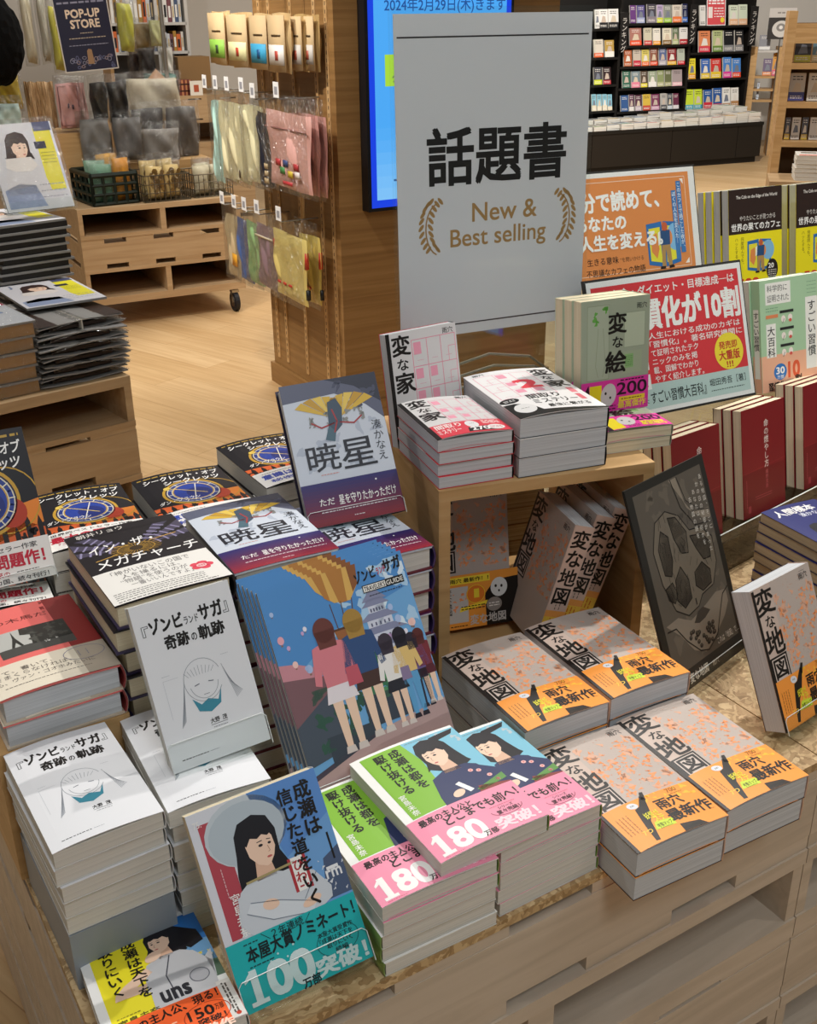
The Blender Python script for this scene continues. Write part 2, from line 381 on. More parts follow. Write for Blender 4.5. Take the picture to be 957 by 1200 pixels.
def stack(spec, n, x, y, z0, yaw, desc, group, top=None, jit=.0015, jyaw=.8, ztop=None, topjit=0, flip=()):
    """n books lying on each other; (x, y) is the middle of the top cover"""
    T = spec['T']; W, L = spec['W'], spec['L']; out = []
    for i in range(n):
        k = n - 1 - i; last = k == 0
        dx, dy, dw = (0, 0, 0) if last else (random.uniform(-jit, jit), random.uniform(-jit, jit), random.uniform(-jyaw, jyaw))
        M = MZ(x + dx, y + dy, z0 + i * (T + .0004), yaw + dw) @ (Matrix.Rotation(math.pi, 4, 'Z') if k in flip else Matrix()) @ Matrix.Translation((-W / 2, -L / 2, 0))
        lab = (top or 'topmost book of ' + desc) if last else f'{ORD[k]} book down in {desc}'
        out.append(book(spec, M, lab, art=last, group=group))
    return out
# ------------------------------------------------------------------ printed covers (y up, millimetres)
K = '17130f'; WH = 'f4f2ee'
def landforms(a, x0, y0, x1, y1, n, col, seed, r=(2, 9), layer=1):
    rnd = random.Random(seed)
    for i in range(n):
        cx, cy = rnd.uniform(x0, x1), rnd.uniform(y0, y1); q = rnd.uniform(*r); st = rnd.uniform(.35, .8); ph = rnd.uniform(0, 6); rt = rnd.uniform(0, 3)
        pts = []
        for k in range(13):
            t = 2 * math.pi * k / 13; d = q * (.62 + .38 * math.sin(3 * t + ph) * rnd.uniform(.4, 1)); u, v = d * math.cos(t), d * st * math.sin(t)
            X = min(max(cx + u * math.cos(rt) - v * math.sin(rt), x0), x1); Y = min(max(cy + u * math.sin(rt) + v * math.cos(rt), y0), y1); pts.append((X, Y))
        a.poly(pts, col, layer)
def art_map(a):
    W, L = a.W, a.L
    a.rect(0, 0, W, L, 'c0b2a8', 1)
    landforms(a, 38, 68, W - 2, L - 18, 40, 'dfae92', 3, (4, 13), 2); landforms(a, 42, 70, W - 3, L - 28, 60, 'f4a06a', 9, (2, 7.5), 3)
    landforms(a, 42, 70, W - 3, L - 26, 46, 'ee9458', 15, (1.2, 4.5), 4); landforms(a, 42, 70, W - 3, L - 6, 70, 'cf8f70', 5, (.5, 1.6), 3); landforms(a, 40, 72, W - 3, L - 4, 26, '8f8d90', 8, (.3, .8), 4)
    a.rect(0, 0, 5, L * .99, '1c1714', 3)
    a.rect(5, 66, 38, L, 'cdb8ab', 2)
    a.fit('変', 4, L - 37, 40, L - 3, K, .03, 5); a.fit('な', 14, L - 55, 32, L - 39, K, .02, 5); a.poly([(33, L - 70), (38, L - 58), (41, L - 72), (38, L - 80)], 'f39a63', 4)
    a.fit('地', 5, L - 91, 41, L - 56, K, .03, 5); a.rect(5, L - 126, 39, L - 92, K, 4); a.rect(7.5, L - 123.5, 36.5, L - 94.5, 'd2c3b9', 5); a.fit('図', 9, L - 122, 35, L - 96, K, .03, 6)
    a.text('雨穴', W - 27, L - 17, 9.5, '2a2624', .01, 5); a.fine(W - 24, L - 6.5, W - 12, L - 5, 1, '6a6461', .7, 5)
def band_map(a):
    W = a.W
    landforms(a, 45, 46, W - 4, 66, 14, 'fbbf3c', 21, (3, 9), 1)
    a.rect(0, 0, 4, 66, '1c1714', 2)
    a.poly([(28, 4), (33, 3), (42, 30), (50, 40), (60, 64), (56, 68), (45, 54), (38, 52), (34, 36), (30, 18)], K, 2)
    a.poly([(54, 62), (59, 59), (64, 72), (60, 73)], K, 2); a.ell(39, 58, 6.5, 4.6, 'dfe3e8', 3, rot=-20)
    a.fine(36.5, 57, 41.5, 59.4, 2, '3a3634', .6, 4)
    a.fit('雨穴', 63, 38, 97, 55, K, .035, 4); a.fit('最新作', 63, 17, W - 3, 36, K, .04, 4)
    a.text('700', W - 36, 57, 9.5, 'a35f18', .01, 4); a.fine(W - 34, 54.5, W - 18, 56.5, 1, 'a35f18', .8, 4)
    a.poly([(38, 16), (64, 14), (66, 24), (44, 27)], 'cfe23c', 4); a.fit('考察マップ', 43, 17, 62, 23, '2b3310', .01, 5); a.fine(44, 14.8, 60, 16.4, 1, '5b6420', .6, 5)
    a.fit('妖怪が', 40, 33, 58, 43, 'e9e034', .03, 5); a.fit('ステ', 46, 25, 60, 34, 'e9e034', .03, 5); a.text('7つ', 22, 14, 9, 'fbd24a', .02, 4)
    a.fine(8, 22, 26, 50, 4, 'a86a2a', 1.1, 3, True); a.rect(66, 3, 90, 6, K, 3); a.poly([(64, 0), (96, 0), (90, 8), (66, 12)], '2a1d12', 2); a.fine(W - 12, 16, W - 4, 18, 1, 'a35f18', .8, 4)
def sp_map(a):
    W, L = a.W, a.L
    a.rect(0, 0, W, L, 'd8b9a8', 1); a.rect(0, 0, W, 58, 'f2a252', 2); a.rect(0, 28, W, 48, 'f4c44a', 3)
    a.vtext('変な地図', W / 2, L - 6, W * .92, K, .03, 4, 1, 1.02); a.fine(W * .3, 60, W * .7, 80, 2, '6b584e', 1.4, 4, True); a.fine(W * .25, 30, W * .8, 46, 3, 'd9742a', 2, 5, True); a.fine(W * .3, 6, W * .7, 24, 2, '8a5a20', 1.6, 4, True)
MAP = dict(key='map', W=.124, L=.189, T=.031, edge='3a2418', spine='d8b9a8', bg='c0b2a8', art=art_map, band=band_map, bandh=66, bandc='fb9f40', bandl='bright orange paper band', dome=.0035, pages=PAGEG)
MAPS = dict(MAP, key='mapsp', spineart=sp_map, dome=0); MAPS.pop('band')
def plan(a, x0, y0, x1, y1, col, seed):
    rnd = random.Random(seed); xs = [x0, x0 + (x1 - x0) * .34, x0 + (x1 - x0) * .66, x1]; ys = [y0, y0 + (y1 - y0) * .3, y0 + (y1 - y0) * .62, y1]
    for x in xs: a.line([(x, y0), (x, y1)], .9, col, 2)
    for y in ys: a.line([(x0, y), (x1, y)], .9, col, 2)
    for i in range(3):
        for j in range(3):
            t = rnd.random(); X, Y, w_, h = xs[i], ys[j], xs[i + 1] - xs[i], ys[j + 1] - ys[j]
            if t < .4: a.rect(X + w_ * .1, Y + h * .45, X + w_ * .6, Y + h * .9, 'f0a3b6', 2)
            if t > .5: a.line([(X + w_ * .5, Y), (X + w_ * .5, Y + h * .55), (X + w_, Y + h * .55)], .7, col, 2)
            a.fine(X + w_ * .3, Y + h * .2, X + w_ * .7, Y + h * .24, 1, 'e0a0ae', .7, 2)
def art_house(a):
    W, L = a.W, a.L
    a.rect(0, 0, W, L, 'dcdad8', 1); a.rect(0, 0, 6, L, '171412', 2)
    plan(a, 40, 48, W - 3, L - 14, 'e98ba2', 4)
    a.fit('変', 8, L - 33, 38, L - 4, K, .035, 4); a.fit('な', 14, L - 53, 32, L - 37, K, .025, 4); a.fit('家', 8, L - 86, 40, L - 56, K, .035, 4)
    a.text('雨穴', W - 23, L - 13, 9, '2a2624', .01, 4)
def band_house(a):
    W = a.W
    a.rect(0, 0, 6, 44, '171412', 1); a.fit('間取り', 10, 27, 46, 41, 'fdeeea', .03, 3); a.fit('ミステリー', 8, 10, 40, 24, 'fdeeea', .03, 3)
    a.ell(60, 30, 9, 12, 'e9e7e6', 3); a.fine(57, 31, 64, 33, 1, '5a5552', .9, 4); a.poly([(46, 4), (92, 4), (90, 22), (70, 20), (58, 20), (50, 18)], K, 2); a.fit('270', 52, 6, 78, 19, WH, .04, 4); a.ell(88, 14, 12, 9, 'eeeae6', 4); a.fine(80, 10, 96, 18, 2, 'c23c46', 1.4, 5)
    a.fine(76, 28, W - 6, 41, 3, 'fbdcd8', 2.6, 3)
HOUSE = dict(key='house', W=.106, L=.150, T=.0165, edge='c9303e', spine='171412', bg='dcdad8', art=art_house, band=band_house, bandh=44, bandc='e2404f', bandl='red paper band', dome=.004, pages=PAGEG)
def art_house2(a):
    W, L = a.W, a.L
    a.rect(0, 0, W, L, 'f3f0ee', 1); plan(a, 8, 74, 92, L - 16, 'ec9db0', 12); a.text('雨穴', 10, L - 13, 9, '2a2624', .01, 4)
    a.fit('変', W - 36, L - 38, W - 4, L - 8, K, .035, 4); a.fit('な', W - 30, L - 58, W - 12, L - 42, K, .025, 4); a.fit('家', W - 37, L - 92, W - 3, L - 62, K, .035, 4); a.fit('2', 50, L - 88, 86, L - 50, 'e8434f', .06, 4)
    a.fit('間取り', 42, 58, 90, 76, K, .025, 4); a.fit('ミステリー', 42, 38, 108, 54, K, .02, 4); a.fit('最後に繋がる', 54, 20, 116, 32, K, .01, 4)
    a.poly([(0, 0), (W, 0), (W, 6), (70, 12), (42, 16), (34, 40), (16, 52), (0, 54)], K, 3); a.ell(22, 30, 15, 17, 'e6e4e2', 4); a.fine(16, 29, 28, 33, 1, '5a5552', 1.2, 5)
    a.ell(14, 64, 14, 9, K, 4); a.fine(6, 60, 22, 68, 2, 'e6e4e2', 1.8, 5); a.rect(W - 18, 70, W - 8, 92, 'f08a94', 3); a.rect(112, 40, 120, 64, 'e8737f', 3)
HOUSE2 = dict(key='house2', W=.130, L=.190, T=.027, edge='1b1816', spine='1b1816', bg='f3f0ee', art=art_house2, dome=.004, pages=PAGEG)
def art_draw(a):
    W, L = a.W, a.L
    a.rect(0, 0, W, L, 'a0ab95', 1); a.rect(10, 50, 46, L - 8, 'abb69f', 2); a.line([(10, 50), (10, L - 8), (46, L - 8), (46, 50), (10, 50)], .7, '8d9a80', 3)
    landforms(a, 18, L - 36, 44, L - 10, 5, '68ad4c', 4, (5, 11), 3); a.line([(28, L - 40), (24, 70), (28, 54)], .7, '8d9a80', 3); a.line([(36, L - 40), (40, 74), (36, 54)], .7, '8d9a80', 3)
    a.rect(72, 92, W - 8, L - 22, 'b9c5ab', 2); a.line([(72, 92), (72, L - 22), (W - 8, L - 22), (W - 8, 92), (72, 92)], .6, '8d9a80', 3); a.rect(70, 54, W - 12, 86, 'a3b294', 2); a.rect(74, 62, 88, 82, '8cb878', 3); a.fine(75, 64, 87, 80, 6, '5c8a4c', 1, 4)
    a.fit('変', 44, L - 50, 76, L - 20, K, .035, 5); a.fit('な', 52, L - 70, 70, L - 54, K, .025, 5); a.fit('絵', 40, L - 106, 76, L - 74, K, .035, 5); a.text('雨穴', W - 23, L - 18, 9, '2a2624', .01, 5)
def band_draw(a):
    W = a.W
    a.rect(14, 2, 34, 42, 'ecd91c', 2); a.poly([(0, 26), (12, 44), (14, 30), (14, 0), (6, 0)], '2a1424', 2); a.ell(46, 26, 13, 17, 'cdc9c6', 3, rot=-14); a.ell(41, 29, 1.8, 2.2, K, 4); a.ell(49, 22, 1.6, 2, K, 4)
    a.fit('200', 60, 24, W - 3, 42, '2a1424', .02, 4); a.fine(66, 44, W - 8, 46, 1, '2a1424', 1.8, 4); a.rect(64, 14, W - 6, 21, 'f0d03a', 3); a.fine(68, 16, W - 12, 19, 1, '5a4a1a', 1.4, 4); a.fit('最高傑作', 62, 4, W - 4, 14, 'f2d440', .03, 4); a.fine(40, 3, 58, 12, 2, '5c1442', 1.8, 3)
DRAW = dict(key='draw', W=.106, L=.150, T=.0155, edge='c9ceb9', spine='a7b498', bg='aebb9f', art=art_draw, band=band_draw, bandh=48, bandc='e0379f', bandl='magenta paper band', dome=.003, pages=PAGEC)
DRAWS = dict(DRAW, key='drawstand', W=.115, L=.163, T=.02, dome=0)
SK = 'f0cdb4'
def woman(a, x, y, s, look=1, top='dfe3e6', hair='15131a', long_=40, layer=3):      # a plain drawn bust: hair, face, neck, shoulders
    P = lambda pts: [(x + u * s * look, y + v * s) for u, v in pts]
    a.poly(P([(-15, 14), (-10, 22), (2, 25), (12, 21), (16, 10), (15, -6), (19, -16), (16, -long_ + 6), (8, -long_), (-10, -long_ - 4), (-22, -long_ + 2), (-20, -14), (-17, 0)]), hair, layer)
    a.poly(P([(-5, -8), (6, -8), (8, -24), (-8, -24)]), 'e0b79c', layer + 1)
    a.poly(P([(-14, -20), (8, -20), (22, -26), (28, -48), (30, -64), (-30, -64), (-28, -40), (-22, -25)]), top, layer + 1)
    a.poly(P([(-8, 12), (0, 15), (8, 13), (12, 6), (12.5, -2), (10, -8), (6, -13), (3, -14), (-3, -11), (-8, -4), (-9, 4)]), SK, layer + 2)
    a.poly(P([(-12, 8), (-10, 16), (0, 20), (9, 17), (13, 9), (9, 7), (5, 9), (1, 7), (-4, 9), (-8, 4)]), hair, layer + 3)
    a.ell(x + 2.2 * s * look, y + 1.6 * s, 1.7 * s, 1.0 * s, '2a2226', layer + 3); a.ell(x + 9 * s * look, y + 1.4 * s, 1.3 * s, .9 * s, '2a2226', layer + 3)
    a.line(P([(0, 4.4), (4, 4.7)]), .6 * s, '2a2226', layer + 3); a.line(P([(7.6, 4.5), (10.4, 4)]), .6 * s, '2a2226', layer + 3)
    a.line(P([(7, 0), (8, -4), (6.6, -4.6)]), .45 * s, 'b98a72', layer + 3); a.ell(x + 6.4 * s * look, y - 8 * s, 2 * s, .8 * s, 'c4605c', layer + 3)
def art_capital(a):
    W, L = a.W, a.L
    a.rect(0, 0, W, L, 'f1f1ec', 1); a.rect(10, 66, W, L - 4, '7fc0d6', 2); a.poly([(10, 66), (10, L - 4), (62, L - 4), (68, L - 40), (60, 66)], '84ba38', 3)
    landforms(a, 70, L - 34, W - 4, L - 6, 8, 'b9c6cc', 6, (3, 7), 3)
    a.poly([(96, L - 10), (W - 2, L - 6), (W - 8, L - 14), (86, L - 22)], '15131a', 4); a.poly([(58, 66), (62, 92), (74, 108), (98, 112), (118, 104), (W, 92), (W, 66)], '26315c', 5)
    woman(a, 88, L - 42, 1.3, -1, '26315c', '15131a', 20, 5)
    for x, y in ((112, 96), (118, 84), (104, 100), (122, 74)): a.ell(x, y, 3, 2.6, 'f0b8b4', 9); a.ell(x, y, 1, 1, 'd8605c', 10)
    a.poly([(76, 88), (82, 90), (90, 72), (84, 70)], 'f4f4f0', 9); a.poly([(92, 70), (W, 82), (W, 72), (96, 66)], '5f9346', 9); a.poly([(96, 74), (W, 66), (W, 60), (92, 62)], '8a3a34', 9); a.ell(72, 74, 8, 5, SK, 10, rot=20)
    a.vtext('成瀬は都を', 48, L - 8, 14.5, K, .035, 6, 1, 1.02); a.vtext('駆け抜ける', 30, L - 8, 14.5, K, .035, 6, 1, 1.02)
    a.vtext('宮島未奈', 18, 104, 8.6, WH, .012, 6, 1, 1.02)
    a.fine(66, L - 9, 100, L - 6, 1, '7a8a90', 1, 6)
def band_capital(a):
    W = a.W
    a.fit('最高の主人公と', 10, 50, 74, 60, K, .03, 3); a.fit('どこまでも前へ！', 34, 37, W - 5, 51, K, .035, 3, rise=5)
    a.fit('80', 25, 4, 66, 34, WH, .05, 3); a.rect(11, 4, 18, 34, WH, 3); a.rect(7, 4, 22, 8, WH, 4); a.poly([(6, 27), (13, 34), (13, 28), (6, 24)], WH, 4); a.fit('万部', 58, 4, 74, 12, K, .03, 5); a.fit('突破！', 76, 4, W - 4, 21, 'fbd9e0', .05, 4)
    a.ring(100, 30, 19, 9, .8, 'a85a6c', 3, 18, 180, 360); a.fit('シリーズ', 92, 31, 110, 35, K, .01, 5); a.fit('堂々完結！', 87, 24, 115, 30, K, .02, 5); a.fine(84, 36, 116, 38, 1, 'd86a84', .9, 4); a.fine(8, 1.6, 30, 3, 1, 'd86a84', .8, 3)
CAP = dict(key='capital', W=.132, L=.182, T=.0173, edge='c9c5ba', spine='86a85a', bg='f1f1ec', art=art_capital, band=band_capital, bandh=64, bandc='f194ae', bandl='pink paper band with huge white numerals', dome=.003, pages=PAGEW)
CAPT = dict(CAP, key='capitaltop', T=.021)
def art_teal(a):
    W, L = a.W, a.L
    a.rect(0, 0, W, L, 'd7d9e0', 1); a.rect(62, 60, W, L, '6fa3d8', 2); a.poly([(60, L), (W, L), (W, L - 44), (80, L - 70)], '5d8fd0', 3); a.rect(8, 66, 30, L - 12, 'b34652', 2)
    a.ell(50, L - 32, 40, 32, 'c3ccd2', 3); a.ell(50, L - 34, 37, 29, 'b4c0c8', 4)
    a.poly([(104, 66), (W, 66), (W, 112), (112, 104)], '4a5a78', 3); landforms(a, 104, 66, W, 104, 10, 'd8dde4', 31, (1.5, 4), 4); a.rect(122, 100, 124, 126, K, 4); a.rect(112, 92, 124, 95, 'eceef0', 5); a.fit('rm', 110, 84, 126, 92, 'eceef0', .03, 5)
    woman(a, 56, L - 52, 1.28, 1, 'cfd4da', '15131a', 58, 5)
    a.poly([(24, 100), (40, 108), (80, 108), (100, 98), (112, 78), (110, 68), (92, 60), (30, 60), (20, 76)], 'cdd3da', 9)
    a.poly([(28, 84), (34, 92), (62, 84), (94, 70), (88, 62), (50, 70)], 'd9dfe5', 10); a.line([(34, 92), (62, 84), (94, 70)], .8, '7d8794', 11); a.line([(28, 84), (50, 70), (88, 62)], .8, '7d8794', 11); a.line([(102, 96), (84, 76)], .8, '7d8794', 11)
    a.ell(52, 84, 8, 5, SK, 11, rot=-10); a.ell(90, 72, 10, 4.2, SK, 11, rot=12); a.line([(36, 110), (84, 112)], 2.2, 'a89a6a', 11)
    a.rect(78, 84, 96, 116, 'b3343c', 10); a.rect(81, 84, 93, 116, 'f3f1ec', 11); a.vtext('ひわ', 87, 114, 11.5, 'b3343c', .03, 12); a.fine(83, 86, 92, 90, 1, 'b3343c', 1.6, 12)
    a.vtext('成瀬は', 112, L - 6, 18, K, .04, 12, 1, 1.0); a.vtext('信じた道をいく', 94, L - 8, 16, K, .04, 12, 1, 1.02)
    a.vtext('宮島未奈', 22, 106, 10, WH, .012, 6, 1, 1.02); a.fine(15, 104, 19, 132, 1, 'e0b4b8', .9, 6, True); a.fit('75.', 4, L - 14, 12, L - 8, 'e9e6e2', .01, 6)
def band_teal(a):
    W = a.W
    a.fit('＼２年連続／', 34, 55, 84, 63, '10282a', .015, 3); a.fit('本屋大賞ノミネート！', 16, 41, W - 4, 56, '0c1f22', .04, 3, rise=3)
    a.fine(16, 58, 30, 60, 1, '10282a', 1, 3); a.fine(16, 37, 40, 39, 1, '0d4a4c', 1.2, 3)
    a.fit('本屋大賞受賞作', 84, 36, 120, 41, '0c1f22', .02, 3); a.fit('『成瀬は天下を', 84, 30, 118, 35, '0c1f22', .02, 3); a.fit('取りにいく', 90, 24, 116, 29, '0c1f22', .02, 3); a.fit('続編', 97, 18, 110, 23, '0c1f22', .02, 3)
    a.ring(102, 29, 21, 14, .8, '0d6a6c', 2, 14, 120, 240); a.ring(102, 29, 21, 14, .8, '0d6a6c', 2, 14, -60, 60)
    a.fit('00', 28, 4, 74, 36, 'd3e6e6', .055, 4); a.rect(13, 4, 20, 36, 'd3e6e6', 4); a.rect(8, 4, 25, 8, 'd3e6e6', 5); a.poly([(7, 29), (15, 36), (15, 30), (7, 26)], 'd3e6e6', 5); a.fit('突破！', 74, 2, W - 3, 20, 'd3e6e6', .05, 5); a.fit('万部', 58, -1, 76, 9, '0c1f22', .04, 6)
    for x, y in ((44, 40), (52, 34), (60, 42), (36, 36)): a.ell(x, y, 1, 1, 'bfe0e0', 4)
TEAL = dict(key='teal', W=.130, L=.188, T=.019, edge='d9d5c6', spine='d7d9e0', bg='d7d9e0', art=art_teal, band=band_teal, bandh=64, bandc='1cb0b2', bandl='teal paper band with huge pale numerals', pages=PAGEC)
def art_yellow(a):
    W, L = a.W, a.L
    a.rect(0, 0, W, L, 'eeeeec', 1); a.rect(9, 40, 76, L - 9, 'f3e62a', 2); a.rect(74, 60, W, L - 6, '2d6fb8', 2); a.rect(74, 84, W, 118, '6ea0cc', 3); a.rect(84, 60, W, 94, '55705a', 3); landforms(a, 84, 62, W - 2, 96, 9, 'c8ced0', 3, (1.5, 4), 4); landforms(a, 86, 92, W - 2, 100, 4, 'e8d84c', 5, (2, 4), 4)
    woman(a, 76, L - 36, .95, -1, 'c3c4c8', '17151b', 24, 4); a.poly([(88, L - 14), (112, L - 34), (114, L - 52), (100, L - 58), (86, L - 44)], '17151b', 5)
    a.poly([(56, 100), (84, 112), (100, 106), (112, 84), (108, 46), (48, 46), (50, 76)], 'c6c7cb', 8); a.line([(78, 110), (68, 84), (70, 50)], 1.2, '4a4c58', 9); a.ell(64, L - 52, 9, 6, SK, 9, rot=30); a.poly([(20, 84), (30, 92), (54, 104), (58, 96), (40, 84)], SK, 8); a.poly([(20, 84), (18, 76), (46, 74), (50, 84)], SK, 8); a.ell(96, 70, 9, 9, 'b3b4ba', 9); a.ring(96, 70, 9, 9, 1, '6a6c78', 10)
    a.fit('uns', 56, 50, 84, 66, '1b1d28', .05, 10); a.poly([(108, 92), (116, 100), (110, 60)], 'c6c7cb', 8)
    a.vtext('成瀬は天下を', 46, L - 14, 14.5, K, .03, 10, 1, 1.0); a.vtext('取りにいく', 24, L - 14, 14.5, K, .03, 10, 1, 1.02); a.fit('宮島未奈', 14, 42, 52, 51, '4c4a1a', .012, 10); a.fine(14, 53, 36, 55, 1, '8a8430', .8, 10)
def band_yellow(a):
    W = a.W
    a.rect(W - 13, 0, W, 52, 'd9d7d2', 1); a.fit('最高の主人公、現る！', 8, 28, W - 15, 40, '1c0d08', .035, 3, rise=6); a.fit('150', 70, 15, 94, 28, '1c0d08', .03, 3); a.fit('万部', 95, 18, 103, 26, '1c0d08', .01, 3); a.fit('突破！', 76, 6, 102, 14, '1c0d08', .03, 3)
    a.ring(86, 18, 20, 14, .9, 'b3401c', 2, 20, 90, 270); a.ring(88, 18, 20, 14, .9, 'b3401c', 2, 20, -90, 90)
    a.fit('受賞作', 64, -8, 106, 5, 'ffd9c4', .05, 4); a.fine(20, 16, 60, 24, 2, 'ffc4a4', 1.6, 3); a.fine(W - 10, 6, W - 4, 48, 2, '55504a', 1.6, 3, True); a.ell(W - 6, 5, 2.4, 2.4, 'c23a20', 3)
YEL = dict(key='yellow', W=.118, L=.168, T=.018, edge='e6e5e0', spine='e6e5e0', bg='eeeeec', art=art_yellow, band=band_yellow, bandh=46, bandc='f4632a', bandl='orange paper band', pages=PAGEW, dome=.002)
def art_white(a):
    W, L = a.W, a.L
    a.rect(0, 0, W, L, 'e3e4e7', 1)
    a.fit('『', 7, L - 33, 14, L - 22, '2a2a2c', .0, 3); a.fit('ゾンビ', 15, L - 33, 50, L - 17, K, .055, 3); a.fit('ランド', 51, L - 32, 66, L - 24, K, .02, 3); a.fit('サガ', 67, L - 33, 93, L - 16, K, .055, 3); a.fit('』', 93, L - 32, 99, L - 20, '2a2a2c', .0, 3)
    a.fit('奇跡', 26, L - 52, 52, L - 37, K, .055, 3); a.fit('の', 54, L - 50, 60, L - 42, K, .03, 3); a.fit('軌跡', 62, L - 52, 90, L - 37, K, .055, 3)
    g = '8f949c'
    a.ring(54, 82, 20, 22, .5, g, 3, 30, 20, 330); a.ring(54, 80, 15, 17, .5, g, 3, 26, 190, 350)       # a plain pencil sketch of a head, no features of anyone
    a.poly([(38, 66), (46, 58), (54, 62), (64, 58), (70, 70), (66, 54), (54, 48), (42, 52)], '3f8ba0', 3)
    for i in range(9): a.line([(36 + i * 4, 98 - abs(i - 4) * 1.2), (40 + i * 3, 88)], .4, g, 3)
    a.line([(44, 78), (49, 79)], .9, '5f6672', 4); a.line([(59, 79), (64, 78)], .9, '5f6672', 4); a.line([(51, 67), (57, 67)], .5, '5f6672', 4)
    for i in range(6): a.line([(34 - i * .8, 84 - i * 3), (26 - i, 46 - i)], .45, g, 3); a.line([(76 + i, 92 - i * 4), (84 + i * 1.4, 54 + i)], .45, g, 3)
    a.line([(14, 92), (14, 52)], .3, 'b9bcc2', 3); a.line([(14, 92), (30, 92)], .3, 'b9bcc2', 3); a.fine(14, 96, 22, 97, 1, 'b0b4ba', .5, 3); a.fine(78, 100, 86, 102, 1, 'b0b4ba', .5, 3)
    a.fit('大野', 50, 36, 60, 41.5, K, .03, 3); a.fit('茂', 63, 36, 68, 41.5, K, .03, 3); a.rect(50, 34.4, 68, 34.9, '55575c', 3); a.fine(52, 31, 67, 32.6, 1, '55575c', .6, 3); a.fine(12, 9, 40, 11, 1, '2e3034', .9, 3); a.fine(42, 9.4, 52, 10.6, 1, '8f949c', .5, 3)
WHT = dict(key='white', W=.106, L=.171, T=.0195, edge='d4d3cd', spine='dedfe0', bg='e3e4e7', art=art_white, pages=PAGEW, dome=.003)
WHTS = dict(WHT, key='whitestand', T=.017, dome=0, L=.173)
def visitor(a, x, y, h, hair, top, low, skirt=True, bag=None, layer=6):       # a plain tourist seen from behind
    s = h / 100
    for d in (-5, 5):
        a.poly([(x + (d - 4.4) * s, y + 44 * s), (x + (d + 4.4) * s, y + 44 * s), (x + (d + 2.4) * s, y + 4 * s), (x + (d - 2.4) * s, y + 4 * s)], SK if skirt else low, layer); a.poly([(x + (d - 3.4) * s, y + 5 * s), (x + (d + 3.4) * s, y + 5 * s), (x + (d + 4.4) * s, y), (x + (d - 4.4) * s, y)], 'd8ccc4' if skirt else '2a2630', layer + 1)
    a.poly([(x - 9 * s, y + 54 * s), (x + 9 * s, y + 54 * s), (x + (13 if skirt else 10) * s, y + 38 * s), (x - (13 if skirt else 10) * s, y + 38 * s)], low, layer + 1)
    a.poly([(x - 13 * s, y + 80 * s), (x, y + 84 * s), (x + 13 * s, y + 80 * s), (x + 18 * s, y + 54 * s), (x + 13 * s, y + 52 * s), (x + 10 * s, y + 64 * s), (x + 10 * s, y + 50 * s), (x - 10 * s, y + 50 * s), (x - 10 * s, y + 64 * s), (x - 13 * s, y + 52 * s), (x - 18 * s, y + 54 * s)], top, layer + 2)
    a.ell(x, y + 91 * s, 8.4 * s, 9.4 * s, hair, layer + 3); a.poly([(x - 8 * s, y + 91 * s), (x + 8 * s, y + 91 * s), (x + 7 * s, y + 78 * s), (x - 7 * s, y + 78 * s)], hair, layer + 3)
    if bag: a.poly([(x + 8 * s, y + 60 * s), (x + 18 * s, y + 60 * s), (x + 19 * s, y + 46 * s), (x + 7 * s, y + 46 * s)], bag, layer + 4)
